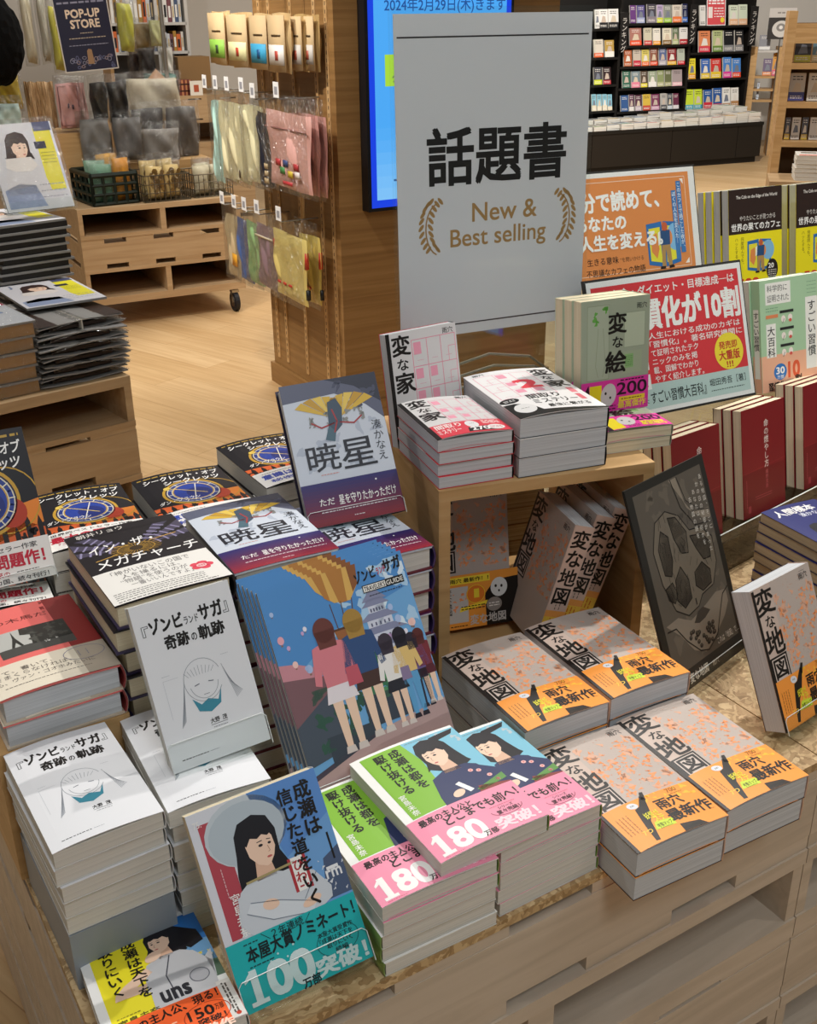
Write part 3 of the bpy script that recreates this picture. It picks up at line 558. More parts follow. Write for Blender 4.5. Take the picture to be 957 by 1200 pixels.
def art_guide(a):
    W, L = a.W, a.L; q = W / 182
    a.rect(0, 0, W, L, '6ea6d6', 1); a.poly([(0, L), (W, L), (W, L - 40), (90, L - 60), (0, L - 110)], '4f8cc9', 2); landforms(a, 70, 140, W - 2, L - 4, 18, 'a9cbe6', 2, (8, 22), 3); landforms(a, 110, 168, W - 2, L - 8, 10, 'd3e3ee', 7, (6, 14), 4)
    a.poly([(0, 96), (60, 132), (60, 60), (0, 50)], '4a5360', 4); a.poly([(0, 150), (0, 96), (62, 132), (62, 140)], '7d5a60', 5); a.poly([(0, 168), (0, 150), (40, 142), (58, 146), (20, 164)], 'c98a94', 4)
    landforms(a, 20, 60, 96, 130, 18, '34584a', 11, (8, 18), 5); landforms(a, 96, 86, W - 2, 150, 26, '3c7a58', 12, (9, 20), 5); landforms(a, 100, 96, W - 4, 140, 12, '5b9a68', 14, (5, 11), 6)
    for i, (w_, y) in enumerate(((34, 142), (27, 158), (20, 174), (13, 190))):                         # the castle keep
        a.rect(132 - w_ * .8, y, 132 + w_ * .8, y + 12, 'cfd3e2', 4); a.poly([(132 - w_ - 5, y + 10), (132 + w_ + 5, y + 10), (132 + w_ * .62, y + 18), (132 - w_ * .62, y + 18)], '8489a6', 5)
        for k in range(-2, 3): a.rect(131 + k * w_ * .28, y + 3, 133 + k * w_ * .28, y + 7, '5b5f78', 5)
    a.poly([(116, 206), (132, 222), (148, 206)], '8489a6', 5)
    a.poly([(58, L), (66, L - 18), (84, L - 36), (104, L - 38), (118, L - 22), (122, L)], 'd8ac5c', 4); a.poly([(84, L), (90, L - 38), (100, L - 38), (104, L)], 'b27a3c', 5); a.poly([(66, L), (74, L - 28), (80, L - 33), (78, L)], 'b27a3c', 5); a.poly([(110, L), (110, L - 30), (118, L - 22), (122, L)], '8a5630', 5)
    for x in (78, 92, 106): a.line([(x, L - 36), (80 + (x - 78) * .7, L - 66)], 1, '5c3a26', 5)
    a.poly([(74, L - 66), (106, L - 66), (104, L - 86), (78, L - 86)], '9a623a', 6); a.line([(74, L - 66), (106, L - 66)], 2.4, '5c3a26', 7); a.ell(92, L - 60, 4, 5, '3a3f58', 6)
    rnd = random.Random(5)
    for i in range(30):
        x, y = rnd.uniform(6, W - 6), rnd.uniform(150, L - 8); r_ = rnd.uniform(1.4, 4)
        if 56 < x < 124 and y > 160 or x > 100 and y > 200: continue
        a.ell(x, y, r_, r_ * 1.2, rnd.choice(['e8a8b4', 'e7e3ee', 'c9a6d0', 'f0c8c0', 'a9bfe4']), 5); a.rect(x - r_ * .3, y - r_ * 1.8, x + r_ * .3, y - r_ * 1.3, '8a6a58', 5)
    a.poly([(0, 0), (W, 0), (W, 56), (90, 50), (0, 22)], 'b79a96', 6); a.poly([(0, 22), (90, 50), (W, 56), (W, 66), (80, 62), (0, 40)], '4b4350', 5); a.rect(30, 40, 96, 76, '3c4550', 5)
    a.poly([(0, 0), (W, 0), (W, 74), (110, 66), (0, 34)], 'b79a96', 6); a.rect(84, 70, 140, 104, '3c4450', 6)
    visitor(a, 62, 52, 152, '6a3a34', 'd9808a', 'e9dfe4', True, 'c25a68', 7); visitor(a, 99, 58, 146, 'a8843f', '34507e', '4a3430', True, None, 7)
    visitor(a, 130, 58, 108, '3c3440', 'ece8e4', '2b2b34', True, '8a7a9a', 7); visitor(a, 149, 62, 106, '24222c', 'e0bf78', '5f9fcc', False, None, 7); visitor(a, 162, 70, 88, '2c2734', '6a5a8c', '2e2c3a', False, None, 6); visitor(a, 172, 72, 88, '5a2a28', '7a3038', '5a2630', True, None, 6)
    a.fit('ゾンビ', 116, L - 24, 144, L - 10, K, .045, 8, 0, 3); a.fit('ランド', 145, L - 20, 157, L - 12, 'c7283a', .04, 8, 0, 2); a.fit('サガ', 154, L - 20, 178, L - 5, K, .055, 9, 0, 2)
    a.rect(122, L - 36, 176, L - 27, K, 8); a.rect(123, L - 35, 152, L - 28, 'e9e6df', 9); a.fit("TRAVELER'S", 124, L - 34.4, 151, L - 28.8, K, .02, 10); a.fit('GUIDE', 153, L - 34.4, 175, L - 28.8, 'e9e6df', .02, 10); a.fine(128, L - 42, 172, L - 39, 1, '2b2b30', 1, 8)
GUIDE = dict(key='guide', name='magazine', W=.182, L=.252, T=.005, tc=.0004, edge='c9ccd0', spine='5d7fa8', bg='6ea6d6', art=art_guide, pages=PAGED)
def art_star(a):
    W, L = a.W, a.L
    a.rect(0, 0, W, L, 'ccd3de', 1); a.poly([(0, L), (W, L), (W, L - 62), (W - 22, L - 40), (70, L - 20), (0, L - 24)], '5d6176', 2); a.poly([(60, L), (W, L), (W, L - 40), (98, L - 14)], '2f3242', 3); landforms(a, 64, L - 44, W - 4, L - 4, 8, '474b60', 8, (6, 14), 4); landforms(a, 4, 70, W - 4, L - 40, 16, 'b3bccb', 9, (6, 16), 2)
    for sx, dx in ((-1, 0), (1, 2)):                                                                    # a golden-winged beast, plainly drawn
        for k in range(6):
            x0, y0 = 66 + dx + sx * 6, L - 50; t = R(28 + k * 17); r_ = 52 - k * 4
            a.poly([(x0, y0), (x0 + sx * r_ * math.cos(t), y0 + r_ * math.sin(t) * .72), (x0 + sx * r_ * math.cos(t + .28) * .96, y0 + r_ * math.sin(t + .28) * .68)], ['d9b23e', 'c79a30', 'e6c65a'][k % 3], 5)
        landforms(a, min(66 + sx * 8, 66 + sx * 38), L - 60, max(66 + sx * 8, 66 + sx * 38), L - 42, 8, '8d8f8c', 4 + dx, (3, 8), 6); a.line([(66 + sx * 4, L - 58), (66 + sx * 22, L - 62), (66 + sx * 34, L - 54)], 2, 'a8383a', 7)
    a.poly([(58, L - 30), (70, L - 26), (76, L - 40), (72, L - 62), (62, L - 70), (54, L - 60), (56, L - 44)], '3f5264', 7); a.poly([(54, L - 60), (62, L - 70), (58, L - 82), (46, L - 78)], '4b6a78', 7); a.line([(62, L - 40), (66, L - 56), (60, L - 70)], 2, 'a8383a', 8)
    a.fit('暁', 16, L - 118, 60, L - 82, '22242e', .01, 6); a.fit('星', 62, L - 120, 108, L - 82, '22242e', .01, 6); a.vtext('湊かなえ', W - 13, L - 62, 14, '22242e', .0, 6, 1, .98); a.fine(30, L - 124, 54, L - 121, 1, 'd07a6a', .9, 6)
def band_star(a):
    W = a.W
    for i in range(12):
        t = i / 11; c = [int(44 * (1 - t) + 150 * t), int(36 * (1 - t) + 32 * t), int(104 * (1 - t) + 52 * t)]
        a.rect(0, 56 - (i + 1) * 56 / 12, W, 56 - i * 56 / 12, '%02x%02x%02x' % tuple(c), 1)
    a.fit('ただ', 20, 26, 40, 35, WH, .015, 3); a.fit('星を守りたかっただけ', 46, 24, W - 6, 37, WH, .015, 3); a.fine(20, 16, W - 8, 19, 1, 'e9dfe4', 1.3, 3); a.ell(100, 48, 1.2, 1.2, WH, 3); a.fine(62, 6, 76, 9, 1, 'e9dfe4', 1, 3)
STAR = dict(key='star', name='hardcover_book', W=.130, L=.188, T=.031, tc=.0022, hard=True, edge='6b2334', spine='3a2b5c', bg='ccd3de', art=art_star, band=band_star, bandh=56, bandc='5d2450', bandl='navy to red paper band', pages=PAGEW, dome=.0015)
STARS = dict(STAR, key='starstand', T=.03, dome=0, edge='2a2440')
def art_clock(a):
    W, L = a.W, a.L
    a.rect(0, 0, W, L, '17141a', 1); a.poly([(0, 40), (0, 74), (40, 66), (90, 78), (W, 60), (W, 40)], 'd9622c', 2); a.poly([(60, 50), (W, 66), (W, 96), (90, 90)], 'e8862e', 2); landforms(a, 0, 34, W, 62, 16, '1d1312', 4, (4, 10), 3)
    for x in range(6, int(W), 14): a.poly([(x, 40), (x, 56 + (x * 7) % 17), (x + 3, 66 + (x * 7) % 17), (x + 6, 56 + (x * 7) % 17), (x + 6, 40)], '1d1312', 3)
    cx, cy = 64, 102
    a.ell(cx, cy, 42, 42, 'c79b34', 4, 32); a.ell(cx, cy, 38, 38, '1c1a3c', 5, 32); a.ell(cx, cy, 36, 36, 'd9d2bd', 6, 32); a.ell(cx, cy, 28, 28, 'c79b34', 7, 32); a.ell(cx, cy, 26.5, 26.5, '24409c', 8, 32); a.ell(cx + 6, cy - 6, 17, 17, '1c2c78', 9, 28); a.ring(cx, cy, 32, 32, 5, '2a3f8c', 7, 24)
    for k in range(12): t = R(30 * k); a.line([(cx + 28 * math.cos(t), cy + 28 * math.sin(t)), (cx + 36 * math.cos(t), cy + 36 * math.sin(t))], 1.4, 'e6e0cc', 8)
    a.line([(cx - 30, cy + 24), (cx + 16, cy - 12)], 1.6, 'e8c85c', 10); a.ell(cx - 30, cy + 24, 5, 5, 'e8c85c', 10); a.line([(cx + 10, cy + 24), (cx - 6, cy - 30)], 1.4, 'efe9da', 10); a.ell(92, 84, 18, 18, 'b3391e', 5, 24)
    a.ring(88, 100, 40, 40, 1.6, 'c79b34', 3)
    a.fine(6, L - 10, W - 6, L - 6, 1, 'b8943c', 3, 4); a.fit('シークレット・オブ', 10, L - 30, W - 8, L - 14, WH, .03, 11, 2); a.fit('シークレッツ', 34, L - 48, W - 12, L - 33, WH, .03, 11, 2); a.fit('ダン・ブラウン', 10, 76, 66, 87, WH, .02, 11, 2)
def band_clock(a):
    W = a.W
    a.fit('世界的ベストセラー作家', 8, 39, W - 14, 46, '2a2628', .01, 3); a.fit('最大の問題作！', 6, 19, W - 8, 37, 'c4203a', .05, 3); a.fit('『コード』以来の', 14, 10, 74, 17, 'c4203a', .015, 3); a.fine(82, 12, 108, 15, 1, '55504e', 1, 3); a.fit('世界38カ国、続々刊行！', 30, 2, W - 8, 8, '2a2628', .02, 3)
def band_clockb(a):
    W = a.W
    a.fine(12, 40, 60, 44, 1, '55504e', 1.2, 3); a.fit('意識は死なない', 8, 22, W - 6, 38, '3b4fae', .05, 3); a.fit('秘密の扉', 14, 8, 84, 18, '3b4fae', .03, 3)
CLK = dict(key='clock', W=.126, L=.184, T=.027, edge='1d1a1e', spine='17141a', bg='17141a', art=art_clock, band=band_clock, bandh=50, bandc='eeebe6', bandl='white paper band with red and black lettering', pages=PAGEW, dome=.004)
CLKB = dict(CLK, key='clockb', band=band_clockb, bandl='white paper band with blue lettering')
def art_church(a):
    W, L = a.W, a.L
    a.rect(0, 0, W, L, '1d181c', 1)
    for k in range(9):
        t = R(18 + k * 18); c, s = math.cos(t), math.sin(t)
        if k in (3, 4, 5): continue
        a.poly([(64 + 18 * c, 118 + 14 * s), (64 + 92 * c - 9 * s, 118 + 78 * s + 9 * c), (64 + 92 * c + 9 * s, 118 + 78 * s - 9 * c)], '4a4458', 2)
        for j in range(5): r_ = 30 + j * 11; a.line([(64 + r_ * c - 6 * s, 118 + r_ * .8 * s + 6 * c), (64 + r_ * c + 6 * s, 118 + r_ * .8 * s - 6 * c)], 2.6, '8d86a8', 3)
    a.rect(0, 172, W, L, '1d181c', 4)
    for k in range(26): t = 2 * math.pi * k / 26; a.line([(64 + 8 * math.cos(t), 118 + 6 * math.sin(t)), (64 + 30 * math.cos(t), 118 + 18 * math.sin(t))], .9, 'b28a3c', 5)
    a.ring(64, 118, 22, 13, 1.2, 'b28a3c', 5); a.ell(64, 118, 7, 5, '3a2c18', 6); a.line([(36, 134), (58, 128)], 1.6, 'c79b48', 5); a.line([(84, 130), (118, 136)], 1.6, 'c79b48', 5); a.line([(14, 108), (40, 112)], 1.6, 'c79b48', 5)
    a.fit('朝井リョウ', 12, L - 15, 68, L - 4, 'd9d4cc', .01, 6); a.fit('イン・ザ・', 12, 124, 88, 146, WH, .01, 7, 3); a.fit('メガチャーチ', 10, 84, W - 4, 108, WH, .01, 7, 3)
    a.rect(0, 0, W, 78, 'e9e6e0', 4)
    a.fit('「神がいないこの国で', 18, 62, 108, 73, '6a6664', .0, 6); a.fit('人を操るには、', 26, 51, 92, 61, '6a6664', .0, 6); a.fit('“物語”を使うのが', 22, 40, 98, 50, '6a6664', .0, 6); a.fit('一番いいんですよ」', 30, 29, 100, 39, '6a6664', .0, 6); a.fine(6, 7, 108, 24, 4, '4a4644', 1.2, 6); a.fine(6, 2.5, 118, 5, 1, '2a2628', 1.4, 6)
    for k in range(5): t = 2 * math.pi * k / 5; a.ell(112 + 8 * math.cos(t), 38 + 6 * math.sin(t), 6, 4.6, 'e0485c', 6)
    a.ell(112, 38, 6, 4.4, 'f2c4c4', 7); a.fine(108, 36, 116, 40, 2, 'c4283c', 1, 8)
CHU = dict(key='church', name='hardcover_book', W=.133, L=.190, T=.029, tc=.0022, hard=True, edge='3a3152', spine='1d181c', bg='1d181c', art=art_church, pages=PAGEC, dome=.002)
def art_horse(a):
    W, L = a.W, a.L
    a.rect(0, 0, W, L, 'e8706a', 1); a.rect(W - 34, 0, W, L, '8a2c2a', 2); landforms(a, W - 40, L - 24, W - 22, L - 2, 6, '8a2c2a', 6, (3, 7), 3)
    a.rect(22, 74, W - 24, L - 56, 'b9bab4', 3); a.rect(22, 74, W - 24, 92, '4a4a46', 4); a.poly([(52, L - 56), (W - 24, L - 56), (W - 24, 90), (58, 90), (60, 112), (50, 116)], '33342f', 4); landforms(a, 56, 84, W - 26, L - 58, 14, '4a4b45', 5, (4, 9), 5)
    a.poly([(36, 92), (41, 112), (42.5, 128), (44, 112), (49, 92), (46, 92), (42.5, 102), (39, 92)], '33342f', 5); landforms(a, 60, 86, 96, 92, 6, 'b9bab4', 7, (1.5, 3), 6)
    a.fit('日の木馬だ', 14, L - 38, 90, L - 28, '5c221f', .0, 4)
def band_horse(a):
    W = a.W
    a.rect(W - 34, 0, W, 62, 'b3a796', 1); a.fit('って、書いて、', 4, 42, 66, 50, '6a625a', .0, 3); a.fit('さまくらなければ、', 4, 33, 84, 41, '6a625a', .0, 3); a.fit('も、ヴァン・ゴオホみたいに', 4, 23, 106, 31, '6a625a', .0, 3); a.fine(10, 14, 100, 18, 1, '6a625a', 1, 3); a.ring(W - 26, 44, 22, 14, .8, '7e7c90', 3, 24); a.fine(W - 36, 38, W - 18, 50, 2, '7e7c90', 1, 3, True)
HRS = dict(key='horse', name='hardcover_book', W=.126, L=.186, T=.030, tc=.002, hard=True, edge='c9b9a4', spine='8a2c2a', bg='e8706a', art=art_horse, band=band_horse, bandh=62, bandc='e6dcc8', bandl='cream paper band', pages=PAGEG, dome=.003)
def art_life(a):
    W, L = a.W, a.L
    a.rect(0, 0, W, L, '7a131b', 1); a.rect(0, 0, W, 78, '6c0e15', 2); a.line([(0, 78), (W, 84)], .5, '9c2c34', 3); a.vtext('命の燃やし方', W * .56, L - 26, 14, 'efe4dc', .0, 4, 1, 1.0); a.vtext('幡野文彦', W * .56, 74, 8, 'b8585c', .0, 4, 1, 1.05); a.fine(7, 18, 14, 66, 1, 'b8585c', 1, 4, True); a.fine(36, 26, 86, 34, 2, 'b04a50', 1, 4); a.rect(14, 8, 22, 20, '96303a', 4)
LIFE = dict(key='life', W=.128, L=.188, T=.017, edge='3c1014', spine='8c1620', bg='8c1620', art=art_life, pages=PAGEC)
def art_spec(a):
    W, L = a.W, a.L
    a.rect(0, 0, W, L, '23286a', 1); landforms(a, 40, 10, W - 2, 110, 10, '3b62b4', 4, (10, 22), 2); landforms(a, 30, 20, W - 4, 90, 7, '6fa0dc', 9, (5, 12), 3)
    a.fit('人間標本', 8, L - 30, 82, L - 10, WH, .03, 6); a.fit('湊かなえ', 40, L - 44, 84, L - 32, 'e6e9f2', .01, 6)
    woman(a, 36, 62, .9, 1, 'c9cfe0', '1a1620', 22, 3); woman(a, 84, 70, .7, -1, '8da4d0', '1a1620', 18, 3); a.fine(8, 6, 60, 12, 1, 'c9d4ee', 2, 5)
SPEC = dict(key='spec', W=.106, L=.150, T=.0155, edge='2a2740', spine='2b2a66', bg='23286a', art=art_spec, pages=PAGED, dome=.002)
def art_habit(a):
    W, L = a.W, a.L
    a.rect(0, 0, W, L, 'a9cda8', 1); a.rect(0, 0, W, 66, 'eab394', 2); a.rect(12, L - 44, 70, L - 6, 'eef0ea', 3); a.fit('科学的に', 16, L - 22, 62, L - 10, '3a3f3c', .0, 5); a.fit('証明された', 16, L - 40, 66, L - 27, '3a3f3c', .0, 5)
    a.rect(W - 34, 30, W - 6, L - 40, 'eef0ea', 3); a.vtext('すごい習慣', W - 20, L - 46, 20, '2a2e2c', .01, 5, 1, 1.02); a.rect(12, 62, 34, L - 78, 'eef0ea', 3); a.vtext('大百科', 23, L - 82, 18, '2a2e2c', .01, 5, 1, 1.05)
    for y in (L - 62, L - 92, L - 122):
        a.rect(44, y, 76, y + 5, '2a2e2c', 4); a.ell(52, y - 10, 5, 6, 'f2e9e2', 4); a.ell(68, y - 9, 5, 6, 'f2e9e2', 4); a.ell(68, y - 14, 3.4, 3, 'd8584c', 5); a.line([(50, y - 18), (54, y - 10)], 1.2, '6a6e6a', 5)
    a.rect(12, L - 68, 40, L - 62, 'e08a5c', 4); a.fine(12, L - 58, 40, L - 48, 2, '6f9a78', 1.2, 4); a.ell(42, 34, 15, 15, '2f78c4', 5); a.fit('30', 32, 30, 52, 43, WH, .04, 7); a.fit('万部', 34, 21, 50, 28, WH, .01, 7); a.fit('10', 60, 20, 88, 50, 'e0603c', .05, 6); a.fit('習慣化が', 14, 2, 66, 17, '1c1a1a', .04, 7); a.fit('割', 76, 8, 92, 24, '1c1a1a', .04, 7); a.fine(W - 30, L - 36, W - 8, L - 10, 4, '6f9a78', 1, 4)
HAB = dict(key='habit', W=.128, L=.186, T=.021, edge='9fc0a0', spine='a9cda8', bg='a9cda8', art=art_habit, pages=PAGEW, spineart=None)
def doorpic(a, x, y, s, layer=4):
    P = lambda pts: [(x + u * s, y + v * s) for u, v in pts]
    a.poly(P([(0, 6), (22, 2), (22, 52), (0, 50)]), '2f6fb0', layer); a.poly(P([(3, 10), (19, 7), (19, 46), (3, 45)]), 'e6dc3c', layer + 1); a.poly(P([(5, 20), (12, 12), (16, 22), (14, 40), (6, 36)]), 'e08a4c', layer + 2)
    a.poly(P([(24, 2), (46, 6), (46, 50), (24, 52)]), '2f6fb0', layer); a.poly(P([(26, 7), (42, 10), (42, 46), (26, 47)]), 'e6dc3c', layer + 1); a.ell(x + 40 * s, y + 34 * s, 12 * s, 15 * s, '84b9de', layer + 2); a.ell(x + 30 * s, y + 34 * s, 6 * s, 9 * s, 'e08a4c', layer + 3)
    a.poly(P([(18, 2), (23, 2), (25, 22), (28, 2), (33, 3), (32, 26), (20, 26)]), 'b08a54', layer + 4); a.poly(P([(18, 26), (32, 26), (33, 42), (19, 42)]), '2c4f7c', layer + 4); a.poly(P([(15, 26), (19, 28), (20, 42), (16, 40)]), 'eeeeea', layer + 4); a.ell(x + 26 * s, y + 46 * s, 4 * s, 5 * s, 'c9603a', layer + 4); a.poly(P([(15, 0), (23, 0), (23, 3), (16, 3)]), '2a1a14', layer + 5); a.poly(P([(28, 0), (36, 1), (34, 4), (28, 3)]), '2a1a14', layer + 5)
def art_cafe(a):
    W, L = a.W, a.L
    a.rect(0, 0, W, L, 'f1e21e', 1); a.rect(0, L - 84, W, L, '2e1f1a', 2); a.fit('The Cafe on the Edge of the World', 18, L - 20, W - 12, L - 12, 'ece6de', .02, 4); a.fit('やりたいことが見つかる', 26, L - 60, W - 16, L - 50, 'ece6de', .0, 4); a.fit('世界の果てのカフェ', 6, L - 79, W - 4, L - 64, WH, .03, 4)
    doorpic(a, 44, 24, 1.25, 3); a.vtext('何度読んでも、', 32, 96, 8, '6a5c1c', .0, 4); a.vtext('ハッとする。', 18, 96, 8, '6a5c1c', .0, 4); a.ell(104, 28, 14, 20, '241a18', 8); a.fit('20', 94, 30, 108, 40, WH, .03, 9); a.fine(94, 12, 114, 28, 4, 'e6e0d6', 1.4, 9); a.fit('500', 20, -6, 72, 16, 'd8452c', .05, 9); a.fit('万部', 76, -4, 100, 12, 'd8452c', .03, 9)
CAFE = dict(key='cafe', W=.128, L=.186, T=.019, edge='c8c2b2', spine='f1e21e', bg='f1e21e', art=art_cafe, pages=PAGEG)
def art_obi_novel(a): art_map(a)
# ------------------------------------------------------------------ the room
fl = MB(); fl.add([(-7, -2, 0), (9, -2, 0), (9, 15, 0), (-7, 15, 0)], [(0, 1, 2, 3)], floormat()); fl.build('floor', kind='structure')
# ------------------------------------------------------------------ pallet style display stands
def display(name, label, M, Lx, D, levels, posts, blocks, m=PLY, top=None, casters=None, cat='display stand', group=None):
    r = thing(name, M, label, cat, group)
    for lv in levels:
        k, z0, z1 = lv[0], lv[1], lv[2]
        if k == 'top': MB().box(0, 0, z0, Lx, D, z1, top or m).build('top_panel', r)
        elif k == 'plate': MB().box(0, -.002, z0, Lx, D, z1, m).build('shelf_board', r)
        elif k == 'board':
            MB().box(0, 0, z0, Lx, .015, z1, m).build('front_panel', r)
            MB().box(0, .0152, z0, .015, D, z1, m).build('side_panel', r); MB().box(Lx - .015, .0152, z0, Lx, D, z1, m).build('side_panel', r)
        elif k == 'slot':
            for a, b in blocks: MB().box(a, .001, z0, b, .08, z1, m).build('spacer_block', r)
            MB().box(0.001, D * .45, z0, Lx - .001, D * .45 + .02, z1, PLY_SHADE).build('inner_rail', r)
        elif k == 'open':
            for a, b in posts: MB().box(a, .001, z0, b, D - .02, z1, m).build('divider_post', r)
            MB().box(0.001, D - .019, z0, Lx - .001, D - .004, z1, PLY_SHADE).build('back_panel', r)
    for cx, cy, rad in casters or []:
        w_ = MB(); w_.tube([(cx - .012, cy, rad), (cx + .012, cy, rad)], rad, RUB, 18); c = w_.build('caster', r)
        MB().tube([(cx - .014, cy, rad), (cx + .014, cy, rad)], rad * .55, STEEL, 14).build('hub', c)
        MB().box(cx - .02, cy - .02, rad * 1.95, cx + .02, cy + .02, rad * 2.2, STEEL).box(cx - .017, cy - .006, rad * .9, cx - .0145, cy + .006, rad * 2, STEEL).build('bracket', c)
    return r
TX0, TY0, TYAW = .101, .85, 31.5
MT = MZ(TX0, TY0, 0, TYAW) @ Matrix.Translation((-.413, 0, 0))
LV = [('top', .580, .592), ('slot', .564, .580), ('board', .471, .564), ('slot', .449, .471), ('plate', .425, .449), ('open', .330, .425), ('plate', .296, .330), ('slot', .286, .296), ('board', .200, .286), ('slot', .180, .200), ('plate', .158, .180), ('open', .075, .158), ('plate', .05, .075)]
BL4 = [(0, .133), (.273, .413), (.526, .658), (.767, .899)]
CAS = [(.08, .07, .022), (.82, .07, .022), (.08, .82, .022), (.82, .82, .022)]
display('display_table', 'plywood pallet display table with flake board top, in front under the most books', MT, .899, .9, LV, [(0, .018), (.445, .482), (.881, .899)], BL4, top=OSB, casters=CAS, cat='table')
display('display_table', 'plywood pallet display table continuing past the photo edge under the dark red books', MT @ Matrix.Translation((.901, 0, 0)), .899, .9, LV, [(0, .018), (.445, .482), (.881, .899)], BL4, top=OSB, casters=CAS, cat='table')
ZT = .5925
# ------------------------------------------------------------------ clear easels
def easel(M, W, L, T, label, lip=.028, drop=.0, wide=0, group='clear book easels', ft=.5):
    r = thing('book_easel', M, label, 'easel', group); x0, x1 = -wide, W + wide; t = .0025
    MB().box(x0, -.004, -.0045 - t, x1, L * .62, -.0045, ACR).build('back_rest', r)
    MB().box(x0, -.004 - t, -.0045 - t, x1, -.004, T + .006, ACR).build('ledge', r)
    b = MB(); b.box(x0, -.004, T + .0035, x1, lip, T + .006, ACR)
    b.tube([(x0, -.003, T + .0048), (x0, lip - .004, T + .0048), (x0 + .004, lip, T + .0048), (x1 - .004, lip, T + .0048), (x1, lip - .004, T + .0048), (x1, -.003, T + .0048)], .0005, mat('dfe3e1', .15, name='acrylic_edge'), 6); b.build('front_lip', r)
    if drop:
        n = (M.to_3x3() @ Vector((0, 0, 1))); u = (M.to_3x3() @ Vector((0, 1, 0)))
        p0 = M @ Vector((x0 + .004, L * .4, -.0075)); base = (M @ Vector((0, -.004, 0))).z - drop
        Mi = M.inverted()
        for xx in (x0 + .006, x1 - .006):
            b = MB(); a_ = M @ Vector((xx, L * ft, -.0078)); f = Vector((a_.x, a_.y, base)); g_ = M @ Vector((xx, 0.0, -.008)); h_ = Vector((g_.x, g_.y, base))
            e_ = (M.to_3x3() @ Vector((1, 0, 0))) * .0012
            q = [a_ - e_, f - e_, h_ - e_, g_ - e_, a_ + e_, f + e_, h_ + e_, g_ + e_]
            b.add([Mi @ v for v in q], [(0, 1, 2, 3), (7, 6, 5, 4), (0, 4, 5, 1), (1, 5, 6, 2), (2, 6, 7, 3), (3, 7, 4, 0)], ACR); b.build('side_foot', r)
    return r
def standing(spec, x, y, z, yaw, ln, rl, label, group=None, base=ZT, ez=None, lip=.028, ft=.5):
    """a book shown on an easel; (x, y, z) is the lower left corner of its front cover"""
    M = lean(x, y, z, yaw, ln, rl, spec['T'] + .0008); book(spec, M, label, group=group)
    if ez: easel(M, spec['W'], spec['L'], spec['T'], ez, lip, max((M @ Vector((0, -.0065, 0))).z - base - .0008, 0), ft=ft)
    return M
# ------------------------------------------------------------------ front row of the table
G = 'grey and orange map cover paperbacks in flat stacks'
stack(MAP, 2, .243, .983, ZT, 28.0, 'the low orange banded stack beside the pink banded books', G, 'topmost orange banded book of the low stack beside the pink banded books')
stack(MAP, 2, .351, 1.047, ZT, 29.0, 'the low orange banded stack nearest the table seam', G, 'topmost orange banded book of the low stack nearest the table seam')
stack(MAP, 3, .1405, 1.150, ZT, 29.0, 'the orange banded stack before the cube, left one', G, 'topmost grey and orange book before the wooden cube, behind the pink banded books')
stack(MAP, 3, .254, 1.215, ZT, 28.0, 'the orange banded stack before the black poster', G, 'topmost grey and orange book before the wooden cube beside the black poster')
G = 'pink banded paperbacks with green covers'
stack(CAP, 5, -.0165, .886, ZT, 29.5, 'the pink banded stack beside the teal book', G, 'pink banded book partly hidden under the loose one, beside the teal book', flip=(2, 3, 4), jyaw=.5)
stack(CAP, 5, .098, .962, ZT, 31.5, 'the pink banded stack beside the grey and orange books', G, 'pink banded book partly hidden under the loose one, beside grey and orange books', jyaw=.5)
stack(CAPT, 1, .036, .922, ZT + 5 * CAP['T'] + .0012, 31.6, 'x', G, 'uncovered pink banded book lying across two stacks of the same')
standing(TEAL, -.153, .709, .617, 25.4, 57, 4.4, 'book with teal band and a woman in a white hat, on a clear easel', ez='clear easel holding the teal banded book', lip=.03)
YELM = lean(-.253, .640, .6355, 31.3, -6.7, -3.3, YEL['T']); book(YEL, YELM, 'yellow and orange book lying at the front left corner of the table')
b = MB(); b.box(.012, .004, -.019, .106, .02, -.0005, ACR); b.build('clear_wedge', M=YELM @ Matrix.Translation((0, 0, 0)), label='small clear block under the front edge of the yellow and orange book', cat='block')
G = 'white covered paperbacks'
stack(WHT, 5, -.326, .863, ZT + .07, 32.6, 'the tall white stack at the table corner', G, 'topmost white sketch cover book of the tall stack at the table corner', jit=.0025)
b = MB(); b.box(-.052, -.086, 0, .052, .085, .069, mat('8f979f', .5, name='grey_carton')); b.build('wrapped_book_bundle', M=MZ(-.326, .863, ZT, 32.6), label='grey wrapped bundle under the white books at the table corner', cat='bundle')
stack(WHT, 8, -.2285, .929, ZT, 28.5, 'the white stack under the clear easel', G, 'topmost white sketch cover book lying under the clear easel', jit=.0025)
standing(WHTS, -.238, .881, ZT + 8 * WHT['T'] + .007, 29.0, 63.7, 2.1, 'white sketch cover book propped on a clear easel above its own stack', ez='clear easel holding the white sketch cover book', lip=.03, base=ZT + 8 * WHT['T'] + .001)
for i in range(6):
    k = 5 - i
    M = lean(-.097, .935, .656, 29.6, 58.5, 1.5, GUIDE['T'] * (k + 1) + .0012 * k) @ Matrix.Translation((-.0022 * k, .0042 * k, 0))
    book(GUIDE, M, 'blue sky travel magazine at the front of its leaning row' if k == 0 else f'{ORD[k]} copy of the blue sky travel magazine back from the front', art=True, group='leaning blue travel magazines')
MGE = lean(-.097, .935, .656, 29.6, 58.5, 1.5, .0372); easel(MGE, .182, .252, .038, 'clear easel holding the leaning travel magazines', .03, (MGE @ Vector((0, -.0065, 0))).z - ZT - .001)
